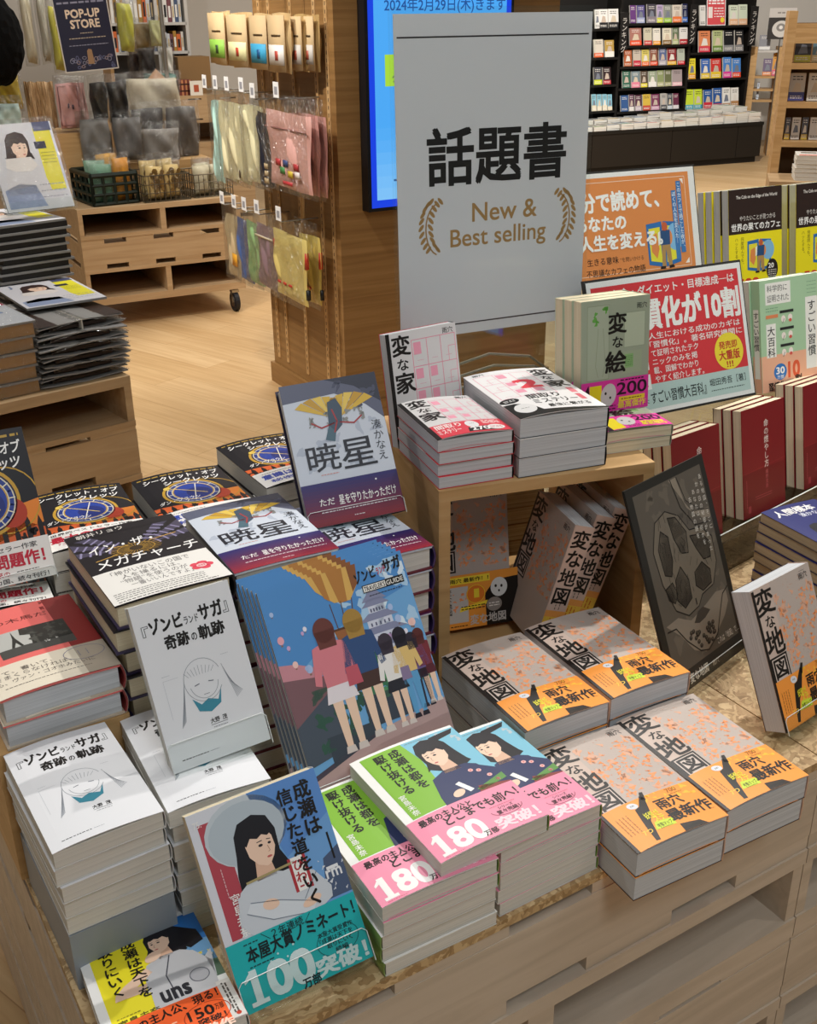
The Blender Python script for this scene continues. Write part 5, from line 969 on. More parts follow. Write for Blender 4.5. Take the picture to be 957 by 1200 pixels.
for i in range(16):
    top = i in (7, 15)
    mgz = magazine(MM @ MZ(1.03 + random.uniform(-.01, .01), .478 + random.uniform(-.008, .008), .593 + .0216 * i, random.uniform(-2.5, 2.5)), f'{ORD[15 - i]} dark edged magazine down in the tall rear pile on the pallet', 40 + i, False, top, 'tall rear pile of magazines')
    if not top: MB().box(.008, .006, .0062, .204, .28, .0212, mat('221f1d', .5, name='dark_wrapped_insert')).build('insert', mgz)
mg = magazine(lean(-1.247 * .88, 3.509 * .88, 1.45 - (1.45 - .864) * .88 + .014, 33.6, 61.9, .8, .006) @ Matrix.Scale(.88, 4), 'leaning magazine with a smiling woman in a scarf, yellow side panel', 3, False, True, 'bagged magazines')
b = MB(); b.box(-.008, -.006, -.001, .222, .3, .0095, FILM); b.build('clear_wrapper', mg)
b = MB(); b.box(-.004, -.004, -.006, .216, .2, -.002, ACR).box(-.004, -.0075, -.006, .216, -.004, .014, ACR).box(-.004, -.004, .0115, .216, .03, .014, ACR); b.build('clear_stand', mg)
magazine(MM @ MZ(.975, .178, .593 + .166, -5), 'flat bagged magazine with a woman cover before the tall rear pile', 9, False, True)
magazine(MM @ MZ(.62, .28, .593 + .190, 3), 'flat magazine cut by the left photo edge on the kraft pile', 12, False, True)
# ------------------------------------------------------------------ pallet far left with boxed goods
ML = MZ(-1.572, 5.344, 0, 27.7)
LB = [('top', .568, .592), ('open', .464, .568), ('plate', .446, .464), ('slot', .422, .446), ('board', .322, .422), ('slot', .298, .322), ('plate', .281, .298), ('open', .157, .281), ('plate', .122, .157)]
display('pallet_stand', 'pale wooden pallet stand on casters carrying crates and bagged goods', ML, .82, .8, LB, [(0, .022), (.403, .43), (.798, .82)], [(0, .111), (.22, .358), (.459, .6), (.7, .819)], m=BIRCH, casters=[(.06, .07, .052), (.765, .03, .052), (.06, .72, .052), (.76, .72, .052)])
def lattice(M, W, D, H, m, label, name, n=5, bar=.006, cat='crate'):
    r = thing(name, M, label, cat)
    def wall(p, q):
        b = MB(); p = Vector(p); q = Vector(q)
        for k in range(n + 1): t = p.lerp(q, k / n); b.tube([t, t + Vector((0, 0, H))], bar, m, 5)
        for z in (.0, .33, .66, 1): b.tube([p + Vector((0, 0, H * z)), q + Vector((0, 0, H * z))], bar * (1.4 if z == 1 else 1), m, 5)
        b.build('side_grid', r)
    wall((0, 0, bar), (W, 0, bar)); wall((W, 0, bar), (W, D, bar)); wall((W, D, bar), (0, D, bar)); wall((0, D, bar), (0, 0, bar)); MB().box(0, 0, 0, W, D, .004, m).build('floor_plate', r)
    return r
MCr = ML @ MZ(.096, .045, .5925, 6)
lattice(MCr, .225, .29, .135, mat('18231a', .5, name='dark_green_plastic'), 'dark green plastic crate on the pale pallet stand', 'plastic_crate', 4, .009)
def inb(M, x0, z0, x1, z1, y, t, col, name, label, group, wrap=True):
    T = M @ Matrix.Translation(((x0 + x1) / 2, y, z0)); r = thing(name, T, label, 'pouch', group); w_ = (x1 - x0) / 2
    b = MB(); vs, fs = pillow(-w_, 0, w_, z1 - z0, t, 0, int(x0 * 999 + y * 333)); b.add(vs, fs, mat(col, .7, name='cloth_' + col)); b.build('pouch', r, smooth=True)
    if wrap: b = MB(); vs, fs = pillow(-w_ - .008, -.0, w_ + .008, z1 - z0 + .03, t + .016, 0, int(x0 * 777), 10, .02); b.add(vs, fs, FILM); b.build('clear_wrapper', r, smooth=True)
    return r
G = 'pouches in the green crate'
inb(MCr, .015, .01, .12, .19, .05, .06, '6f9a80', 'pouch', 'green pouch at the front of the dark green crate', G); inb(MCr, .02, .01, .12, .2, .14, .06, '7fa78c', 'pouch', 'green pouch deeper in the dark green crate', G); inb(MCr, .13, .01, .215, .21, .06, .06, 'd9942c', 'pouch', 'orange pouch at the front of the dark green crate', G); inb(MCr, .1, .01, .2, .22, .19, .06, 'dba544', 'pouch', 'amber pouch deep in the dark green crate', G)
WIRE = mat('6a6252', .4, .8, name='dull_wire')
MB1 = ML @ MZ(.345, .03, .5925, 3); MB2 = ML @ MZ(.605, .05, .5925, 3)
lattice(MB1, .235, .27, .125, WIRE, 'wire basket with spotted yellow pouches on the pale pallet stand', 'wire_basket', 9, .0022, 'basket'); lattice(MB2, .205, .27, .11, WIRE, 'wire basket at the pallet end beside the hanging pouches', 'wire_basket', 8, .0022, 'basket')
def spots(col):
    def f(b, x0, x1, h, t):
        rnd = random.Random(2)
        for i in range(26):
            x, z = rnd.uniform(x0 * .7, x1 * .7), rnd.uniform(h * .15, h * .85); r_ = rnd.uniform(.008, .016)
            b.add([(x + r_ * math.cos(k), -t * .56, z + r_ * math.sin(k)) for k in range(6)], [(5, 4, 3, 2, 1, 0)], mat(col, .7))
    return f
for i, (x, y) in enumerate(((.03, .05), (.12, .06), (.03, .14), (.12, .15))):
    r = inb(MB1, x, .01, x + .085, .165 + .02 * (i > 1), y, .07, 'd9bd7c', 'pouch', ['spotted yellow pouch at front left of the wire basket', 'spotted yellow pouch at front right of the wire basket', 'spotted yellow pouch at rear left of the wire basket', 'spotted yellow pouch at rear right of the wire basket'][i], 'spotted pouches in the wire basket')
    b = MB(); spots('8a6a34')(b, -.042, .042, .16, .07); b.build('spots', r)
for i, (x, y) in enumerate(((.02, .06), (.11, .07), (.06, .16))): inb(MB2, x, .01, x + .085, .15, y, .07, 'cfc6a8', 'pouch', ['cream pouch at the left of the end wire basket', 'cream pouch at the right of the end wire basket', 'cream pouch at the back of the end wire basket'][i], 'cream pouches in the end basket')
b = MB(); b.box(-.02, .38, .5925, .30, .72, .905, OAKH); b.build('wooden_riser', M=ML, label='brown wooden box on the pale pallet stand carrying pouches', cat='riser')
b = MB(); b.box(.305, .37, .5925, .81, .74, .745, OAKH); b.build('wooden_riser', M=ML, label='lower brown wooden box behind the wire baskets carrying grey bags', cat='riser')
P_ = lambda n, rect, yc, t, col, label, group, **k: soft(n, ML, yc, rect, t, col, label, 'pouch', group, **k)
G = 'beige pouches in a row'
for i in range(6): P_('pouch', (27 + 5.6 * i, 96, 41 + 5.6 * i, 150), .44 + .012 * i, .02, ['b08f66', 'c2a178', 'a8865e'][i % 3], f'{ORD[i]} beige pouch from the left in the row beside the pink cases', G, wrap=False)
def pink_art(b, x0, x1, h, t):
    e = mat('8c5a5c', .6); y = -t * .42
    b.tube([(x0 * .86, y, h * .06), (x0 * .86, y, h * .94), (x1 * .86, y, h * .94), (x1 * .86, y, h * .06), (x0 * .86, y, h * .06)], .003, e, 5)
    for u, v in ((-.2, .45), (.2, .42), (.15, .6)): b.box(x1 * u, -t * .56, h * v, x1 * (u + .18), -t * .54, h * (v + .1), mat('5a4a5c', .6))
for i in range(3): P_('zip_case', (64 + 4 * (2 - i) - 0, 98, 97 + 4 * (2 - i), 149), .42 + .04 * (2 - i), .03, 'd6a19c', ['rear pink zip case on the brown wooden box', 'middle pink zip case on the brown wooden box', 'front pink zip case on the brown wooden box'][i], 'pink zip cases', art=pink_art if i == 2 else None)
P_('plush_toy', (-8, 88, 27, 128), .58, .12, 'e3c53c', 'yellow fluffy plush in a clear bag at the left photo edge', None); P_('plush_toy', (-8, 122, 27, 156), .40, .10, 'b5ccc4', 'mint and white plush in a clear bag under the yellow one', None)
G = 'black bagged pouches'
P_('pouch', (104, 97, 128, 140), .36, .09, '1d1d1b', 'black bagged pouch beside the pink cases', G); P_('pouch', (124, 96, 152, 142), .40, .09, '242220', 'black bagged pouch with a white tag beside the cream one', G)
P_('pouch', (146, 93, 212, 140), .68, .09, 'c4bba6', 'cream bagged cushion behind the black pouches', None)
G = 'grey crinkled bags'
for i, (rc, c, y) in enumerate((((92, 140, 132, 186), '7d7c7a', .325), ((131, 138, 168, 186), '6b6967', .33), ((154, 128, 194, 180), '4a4746', .52), ((193, 126, 234, 188), '57524e', .52), ((162, 152, 212, 192), '85807a', .42))): P_('pouch', rc, y, .075, c, ['grey bagged pouch above the orange pouches', 'mid grey bagged pouch beside the brown box', 'dark grey bagged pouch under the cream cushion', 'dark oval bagged pouch nearest the hanging pouches', 'light grey bagged pouch above the wire basket'][i], G)
G = 'plush in clear bags hanging at the left'
for i, (rc, c) in enumerate((((22, -6, 44, 74), 'd6cbb0'), ((42, -6, 60, 72), 'c9c4b4'), ((56, 8, 78, 82), 'd3cc52'))): P_('plush_toy', rc, .62, .1, c, ['cream long plush in a clear bag, leftmost hanging', 'pale grey long plush in a clear bag, middle hanging', 'yellow long plush in a clear bag beside the navy sign'][i], G)
P_('plush_toy', (136, 4, 158, 60), .62, .1, 'b8b648', 'yellow green plush in a clear bag right of the navy sign', None)
# black rounded thing
b = MB(); bm = bmesh.new(); bmesh.ops.create_icosphere(bm, subdivisions=4, radius=1)
rnd = random.Random(4)
for v in bm.verts: v.co = v.co * (1 + rnd.uniform(-.035, .035))
c_ = ML @ Vector((-.215, .30, 1.34)); me = bpy.data.meshes.new('fluff'); bm.to_mesh(me); bm.free(); me.materials.append(BLKM)
put('plush_bag', me, None, Matrix.Translation(c_) @ Matrix.Diagonal((.135, .12, .20, 1)), label='black fluffy rounded thing in the upper left photo corner', cat='plush')
# rail carrying the hanging goods
b = MB(); b.tube([(-.35, .66, .0), (-.35, .66, 1.62)], .012, STEEL, 8).tube([(-.35, .66, 1.6), (.75, .66, 1.6)], .01, STEEL, 8).tube([(.75, .66, 1.6), (.75, .66, .593)], .012, STEEL, 8); b.build('garment_rail', M=ML @ Matrix.Translation((0, .18, 0)), label='steel hanging rail behind the bagged plush', cat='rail')
# pop-up store sign
a = Art(250, 330, .003); a.rect(0, 0, 250, 330, 'cbc5bb', 1); a.rect(5, 5, 245, 325, '23253a', 2); a.fine(18, 282, 232, 306, 1, '8d8da0', 8, 3); a.fit('POP-UP', 48, 228, 206, 266, 'e3cdb4', .045, 4); a.fit('STORE', 62, 184, 198, 222, 'e3cdb4', .045, 4)
a.fine(100, 160, 160, 168, 1, 'b9a994', 3, 4); a.fine(46, 138, 214, 148, 1, 'b9a994', 3.6, 4); a.fine(40, 108, 220, 118, 1, '8d8da0', 3.6, 4)
for i in range(26): rnd = random.Random(i); a.ring(rnd.uniform(16, 234), rnd.uniform(14, 62), rnd.uniform(5, 10), rnd.uniform(5, 10), 2.4, rnd.choice(['6a6f92', '8d8da0', 'a58f8c']), 3, 10)
a.poly([(112, 30), (142, 30), (138, 92), (124, 96), (116, 88)], '9a7a5a', 4)
x0, z0 = loc(77, 86, ML, .12); MP_ = ML @ Matrix.Translation((x0, .12, z0)) @ lean(0, 0, 0, -2, 88, 3.5)
sgn = thing('shop_sign', MP_, 'navy POP-UP STORE sign hanging above the bagged goods', 'sign'); b = MB(); b.box(0, 0, 0, .25, .33, .003, mat('cbc5bb')); merge(b, a.finish('s')); b.build('sign_board', sgn)
b = MB(); b.tube([(.04, .325, -.002), (.06, .9, -.002)], .0015, WHITE, 5); b.build('cord', sgn); b = MB(); b.tube([(.21, .325, -.002), (.19, .9, -.002)], .0015, WHITE, 5); b.build('cord', sgn)
# ------------------------------------------------------------------ further shelf, drawers and boxes behind
MF = MZ(-2.0, 8.3, 0, 25)
def lx(px, py, yc=0): return loc(px, py, MF, yc)
xa, _ = lx(150, 100); xb, _ = lx(246, 100); W_ = xb - xa
sh = thing('tall_shelf', MF @ Matrix.Translation((xa, .5, 0)), 'white tall shelf with thin colourful spines far behind the bagged goods', 'shelf'); LGT = mat('c9c6c0', .5, name='white_laminate')
for x in (0, W_ * .62, W_): MB().box(x - .012, 0, 0, x + .012, .3, 2.0, LGT if x else OAKH).build('upright', sh)
MB().box(-.01, .28, 0, W_, .3, 2.0, mat('6a6560', .6)).build('back_panel', sh)
for z in (.95, 1.16, 1.36, 1.66): MB().box(-.01, 0, z, W_, .28, z + .02, LGT).build('shelf_board', sh)
rnd = random.Random(12); nsp = 0
for z, x0_, x1_, hh in ((1.38, .04, W_ * .6, .2), (1.38, W_ * .64, W_ - .04, .18), (1.18, W_ * .64, W_ - .04, .14), (.97, W_ * .64, W_ - .04, .16), (1.18, .04, W_ * .6, .15)):
    x = x0_; k = 0
    while x < x1_ and nsp < 70:
        w_ = rnd.uniform(.018, .034); h = hh * rnd.uniform(.8, 1); c = rnd.choice(['c9ccd0', '8f9ab0', '4a5a78', 'd8d4cc', '7a4a50', 'e3e1dc', '3a3f4c', 'b0863c', 'd9703c'])
        b = MB(); b.box(0, 0, 0, w_ * .9, .15, h, mat(c)); b.box(w_ * .2, -.0008, h * .2, w_ * .7, 0, h * .7, mat(rnd.choice(['f0eee8', '2a2a2c', 'c9b48c'])))
        b.build('case', M=sh.matrix_world @ Matrix.Translation((x, .03, z + .0005)), label=f'{ORD[k % 18]} thin case from left, {"upper left" if x0_ < .1 and z > 1.3 else "upper right" if z > 1.3 else "lower left" if x0_ < .1 else "middle right" if z > 1.1 else "lower right"} bay of the white far shelf', cat='case', group='thin cases on the white far shelf')
        x += w_; k += 1; nsp += 1
x0, z1 = lx(204, 113); x1, z0 = lx(250, 166)
dr = display('drawer_pallet', 'pale wooden pallet unit far behind carrying cardboard and a plaid box', MF @ Matrix.Translation((x0, 0, 0)), x1 - x0 + .3, .45, [('top', z1 - .02, z1), ('slot', z1 - .03, z1 - .02), ('board', z1 - .16, z1 - .03), ('slot', z1 - .17, z1 - .16), ('plate', z1 - .19, z1 - .17), ('open', z1 - .33, z1 - .19), ('plate', z1 - .36, z1 - .33), ('board', .03, z1 - .36)], [(0, .02), (x1 - x0 + .28, x1 - x0 + .3)], [(0, .1), (.2, .34), (x1 - x0 + .2, x1 - x0 + .3)], m=BIRCH)
def fbox(name, rect, yc, d, col, label, cat, extra=None):
    xa, z1 = lx(rect[0], rect[1], yc); xb, z0 = lx(rect[2], rect[3], yc); b = MB(); b.box(0, 0, 0, xb - xa, d, z1 - z0, mat(col, .7))
    if extra: extra(b, xb - xa, z1 - z0)
    return b.build(name, M=MF @ Matrix.Translation((xa, yc, z0)), label=label, cat=cat)
zt = z1
fbox('cardboard_box', (208, 67, 249, 113), .16, .25, '8a6a42', 'brown cardboard box on the far pallet unit', 'box')
fbox('plaid_box', (209, 94, 226, 113), .05, .1, '7a3a30', 'red plaid box before the cardboard box', 'box', lambda b, w, h: [b.box(w * t, -.001, 0, w * t + .012, 0, h, mat('c98a5c')) for t in (.2, .5, .8)] + [b.box(0, -.0012, h * t, w, -.0002, h * t + .01, mat('3a1a18')) for t in (.3, .7)])
fbox('small_card', (222, 95, 238, 113), .015, .004, 'ece6da', 'small white card with a red drawing before the plaid box', 'card', lambda b, w, h: b.box(w * .3, -.001, h * .3, w * .7, 0, h * .75, mat('b5583c')))
tb = thing('wooden_table', MF @ Matrix.Translation((xa - .2, -.1, 0)), 'wooden shelf table far behind carrying a teal box and bagged clothes', 'table'); zt2 = lx(180, 110)[1]
MB().box(0, 0, zt2 - .03, x0 - xa + .17, .4, zt2, OAKH).build('table_top', tb)
for px_ in (.0, x0 - xa + .14):
    for py_ in (0, .37): MB().box(px_, py_, 0, px_ + .03, py_ + .03, zt2 - .03, OAKH).build('leg', tb)
fbox('teal_box', (176, 88, 208, 110), -.05, .2, '2c7a70', 'teal box with a yellow rim beside the cardboard box', 'box', lambda b, w, h: b.box(0, -.002, h * .72, w, 0, h * .8, mat('e0c24c')))
xs, zs = lx(184, 96, -.09); a = Art(120, 120, .002); a.rect(0, 0, 120, 120, 'c49a78', 1); b = MB(); b.box(0, 0, 0, .12, .12, .002, mat('c49a78')); merge(b, a.finish('s'))
t_ = Art(150, 40, .0); t_.fit('SUPER', 0, 0, 100, 30, '3a2a26', .03, 1); Mr = Matrix.Rotation(R(-45), 4, 'Z')
for i, v in enumerate(t_.b.v): q = Mr @ Vector((v[0] - .05, v[1] - .015, 0)); t_.b.v[i] = (q.x + .06, q.y + .06, .0025)
merge(b, t_.finish('t')); b.build('cardboard_sign', M=MF @ Matrix.Translation((xs, -.09, zt2 + .001)) @ lean(0, 0, 0, 0, 88, 45), label='diamond shaped cardboard sign with black letters before the teal box', cat='sign')
for i, (rc, c, lab) in enumerate((((150, 56, 172, 92), '33231f', 'dark brown bagged garment hanging left of the diamond sign'), ((162, 58, 184, 94), '2c2320', 'black bagged garment with white tag above the diamond sign'), ((188, 56, 204, 88), 'd6d2ca', 'white bagged garment hanging right of the diamond sign'), ((152, 28, 180, 56), '7d6a44', 'olive bagged garment on the upper rail'), ((174, 24, 194, 54), 'a8a878', 'pale olive bagged garment on the upper rail'))):
    soft('garment', MF, .40 - .105 * i, rc, .08, c, lab, 'garment', 'bagged garments far behind')
# ------------------------------------------------------------------ oak pillar with screen and hanging pouches
MPL = MZ(-.23, 3.93, 0, 30)
pl = thing('pillar', MPL, None, None); pl['kind'] = 'structure'
MB().box(0, 0, 0, .93, .67, 3.2, OAK).build('pillar_body', pl); MB().box(-.014, -.014, 0, .944, .684, .085, OAK).build('pillar_plinth', pl)
for y in (.05, .14, .33, .52, .61):
    b = MB(); b.box(-.004, y - .011, .12, 0, y + .011, 2.2, STEEL if False else OAKH)
    for k in range(70): b.box(-.0046, y - .002, .14 + .025 * k, -.0041, y + .002, .152 + .025 * k, mat('2a1d12'))
    b.build('slotted_rail', pl)
scr = thing('display_screen', MPL @ Matrix.Translation((.09, -.05, .80)), 'bright blue wall screen on the oak pillar behind the big sign', 'screen')
MB().box(0, 0, 0, .6, .049, .98, mat('101318', .3)).build('bezel', scr)
a = Art(576, 956, 0.0); E_ = lambda c, s=1.0: mat(c, .4, emit=s, name='lit_' + c)
a.rect(0, 0, 576, 956, E_('0a3fe0'), 1); a.rect(22, 26, 556, 940, E_('4aa8f5'), 2)
for i in range(6): a.rect(22, 26 + i * 40, 556, 26 + (i + 1) * 40, E_(['7cc0f7', '74bcf7', '6cb8f7', '62b3f6', '58aef6', '50abf5'][i]), 3)
a.text('2024年2月29日(木)きます', 62, 630, 44, E_('1c4f96'), .015, 4); a.rect(62, 400, 330, 500, E_('a9d83c'), 4); a.text('「いつ', 84, 452, 34, E_('1c3f5c'), .01, 5); a.text('クレジット', 86, 410, 34, E_('1c3f5c'), .01, 5)
for y in (250, 130): a.rect(100, y, 220, y + 100, E_('8ccaf6', .9), 4); a.rect(112, y + 50, 134, y + 72, E_('c9b35c'), 5); a.fine(110, y + 8, 200, y + 36, 3, E_('4a7aa8'), 4, 5); a.ell(118, y + 90, 8, 8, E_('3a6a3c'), 5); a.rect(148, y + 46, 196, y + 78, E_('6aa8d8'), 5)
a.fine(90, 84, 260, 96, 1, E_('2c5a94'), 7, 5)
me = a.finish('lit_picture'); b = MB(); merge(b, me); b.v = [(x + .012, -.0006 - z, y + .012) for x, y, z in b.v]; b.f = [f for f in b.f]; b.build('lit_picture', scr)
def hung(rect, h, col, label, group, name='pouch', header=True, art=None, t=.02, tag_=True, wrap=True):
    """pouch hanging on a peg of the pillar's left face, its front h metres out"""
    Mh = MPL @ Matrix.Rotation(R(-90), 4, 'Z')      # x along the face towards the corner, y into the pillar
    x0, z1 = loc(rect[0], rect[1], Mh, -h); x1, z0 = loc(rect[2], rect[3], Mh, -h); cx = (x0 + x1) / 2
    r = thing(name, Mh @ Matrix.Translation((cx, -h, z0)), label, 'pouch', group); b = MB(); H = z1 - z0
    vs, fs = pillow(x0 - cx, 0, x1 - cx, H, t, 0, int(rect[0] * 11 + h * 100), 12, .016); b.add(vs, fs, mat(col, .45, name='cloth_' + col))
    if art: art(b, x0 - cx, x1 - cx, H, t)
    b.build('pouch', r, smooth=True)
    if header: b = MB(); b.box(x0 - cx - .008, -t * .62 - .001, -.012, x1 - cx + .008, -t * .62, H + .055, FILM); b.build('clear_header_bag', r)
    if tag_:
        b = MB(); b.tube([(0, h - .002, H + .045), (0, -.03, H + .045), (0, -.034, H + .052)], .0025, STEEL, 6); b.build('peg', r)
        b = MB(); b.box(-.022, -.04, H + .05, .022, -.0385, H + .10, WHITE); b.box(-.012, -.0405, H + .06, .012, -.04, H + .085, mat('9a9aa0')); b.build('price_tag', r)
    return r
def label_art(c, c2=None):
    def f(b, x0, x1, h, t):
        k = t * .5 + .012; b.box(x0 * .84, -k - .002, h * .14, x1 * .84, -k, h * .48, mat(c, .6)); b.box(x0 * .5, -k - .001, h * .62, x1 * .5, -k, h * .65, mat('5a4426')); b.box(x0 * .92, -k + .0005, h * .03, x1 * .92, -k + .004, h * .97, mat('cdb083', .7))
        if c2: b.box(-.01, -t * .5 - .0155, h * .22, .014, -t * .5 - .0142, h * .38, mat(c2))
    return f
G = 'kraft pouches in the upper row'
for rc, c, c2, lab in (((248, 13, 273, 77), '8fc04c', '3a4a2c', 'kraft pouch with green label, upper row'), ((270, 15, 299, 81), 'e6dfa8', 'b8402c', 'kraft pouch with cream label, upper row'), ((297, 16, 322, 84), '3fa3cc', '1f5a8c', 'kraft pouch with blue label, upper row'), ((318.5, 15.5, 343, 87), 'e9e4dc', 'b84a3c', 'front kraft pouch with white label, upper row')):
    hung(rc, .09, 'c9aa78', lab, G, 'kraft_pouch', False, label_art(c, c2), .022)
for k in range(2): hung((343 + 14 * k, 17, 362 + 14 * k, 85), .05 - .02 * k, 'b0905c', ['kraft pouch behind the white labelled one, upper row', 'rearmost kraft pouch next to the pillar corner, upper row'][k], G, 'kraft_pouch', False, label_art('c9c2b8', 'a8503c'), .02, False)
G = 'pouches in the middle row'
hung((247, 117, 264, 215), .045, 'bfe4da', 'mint pouch, leftmost of the middle hanging row', G); hung((256, 118, 280, 214), .06, 'ebe2b8', 'cream pouch next to the mint one', G); hung((267, 120, 296, 217), .075, 'e8dfb4', 'middle cream pouch with a dark letter', G, art=lambda b, x0, x1, h, t: b.box(.0, -t * .7, h * .06, .012, -t * .66, h * .16, mat('4a3a2c'))); hung((284, 122, 313, 218), .09, 'ebe4ba', 'cream pouch next to the navy one', G); hung((301, 130, 322, 221), .105, '20222e', 'navy pouch with three round buttons beside the pink one', G, art=lambda b, x0, x1, h, t: [b.box(x1 * .1, -t * .8, h * z, x1 * .7, -t * .7, h * (z + .07), mat('cbb48c')) for z in (.06, .16, .26)])
def pinkicons(b, x0, x1, h, t):
    for u, v, c in ((-.45, .3, 'b03a3c'), (-.1, .3, '3a4a78'), (.4, .28, 'b03a3c'), (-.25, .2, '4a8a4c'), (.12, .17, 'cfb43c'), (.45, .18, 'e3d5cf')): b.box(x1 * u, -t * .72, h * v, x1 * (u + .22), -t * .66, h * (v + .09), mat(c))
    b.box(x1 * -.15, -t * .7, h * .06, x1 * .3, -t * .66, h * .11, mat('c23c40')); b.box(x0 * .97, -t * .55, h * .78, x1 * .97, -t * .45, h * .8, mat('b57c78'))
hung((313, 128, 367, 229), .125, 'eab4aa', 'front pink pouch with small coloured icons', G, art=pinkicons, t=.03)
for k in range(2): hung((338 + 9 * k, 131, 376 + 9 * k, 232), .085 - .03 * k, 'dba29a', ['second pink pouch behind the one with icons', 'rearmost pink pouch next to the pillar'][k], G, tag_=False)
G = 'pouches in the lower row'
hung((264, 249, 285, 328), .045, 'd0bb94', 'beige pouch, leftmost of the lower hanging row', G, art=lambda b, x0, x1, h, t: b.box(.0, -t * .7, h * .2, x1 * .8, -t * .66, h * .4, mat('e0a02c'))); hung((278, 254, 299, 333), .06, '4a66a0', 'blue pouch in the lower hanging row', G); hung((289, 257, 312, 337), .075, '94bd82', 'green pouch in the lower hanging row', G); hung((301, 260, 330, 344), .095, '927880', 'mauve pouch with a cream cord in the lower row', G, art=lambda b, x0, x1, h, t: b.box(x0 * .95, -t * .72, h * .80, x1 * .7, -t * .6, h * .83, mat('d9ccb0')))
def yart(b, x0, x1, h, t):
    for u in (-.6, -.25, .1): b.box(x1 * u, -t * .72, h * .22, x1 * (u + .2), -t * .66, h * .26, mat('c2382c'))
    b.box(x0 * 1.02, -.006, h * .62, x0 * .9, .006, h * .84, mat('c9402c')); b.box(x1 * .92, -.006, h * .56, x1 * 1.03, .006, h * .8, mat('c9402c')); b.box(x1 * .95, -.006, h * .1, x1 * 1.05, .006, h * .25, mat('1c1c1e'))
hung((321, 267, 362, 360), .12, 'ecd784', 'front yellow pouch with red tabs in the lower row', G, art=yart, t=.03); hung((350, 271, 378, 360), .06, 'dcc46c', 'rear yellow pouch with red tabs next to the pillar', G, art=yart, tag_=False)
# ------------------------------------------------------------------ walls far behind
MBK = MZ(1.795, 10.74, 0, 23.5)
MB().box(-9, 1.6, 0, 6, 1.7, 3.4, mat('e4e0d8', .8, name='white_wall_paint')).build('wall_back', M=MBK, kind='structure')
MB().box(-.1, 0, 0, 0, 12, 3.4, mat('cdbfa9', .8, name='warm_wall_paint')).build('wall_left', M=MZ(-4.6, 3.0, 0, 12), kind='structure')
# ------------------------------------------------------------------ black bookcase and counter
BK = mat('15120f', .5, name='black_shelf'); ct = thing('black_counter', MBK @ Matrix.Translation((-.75, 0, 0)), 'long low black counter carrying piles of books', 'counter')
MB().box(0, 0, .36, 2.73, .74, .39, BK).build('counter_top', ct); MB().box(.02, .05, .0, 2.71, .72, .06, BK).build('kick_board', ct)
for i, (a_, b_) in enumerate(((0, .72), (.726, 1.63), (1.636, 2.42), (2.426, 2.73))): MB().box(a_, .012, .06, b_, .72, .359, mat('1e1914', .45, name='black_cupboard')).build('cupboard', ct)
cs = thing('black_bookcase', MBK @ Matrix.Translation((-.75, .5, 0)), 'black bookcase of face out books above the black counter', 'bookcase')
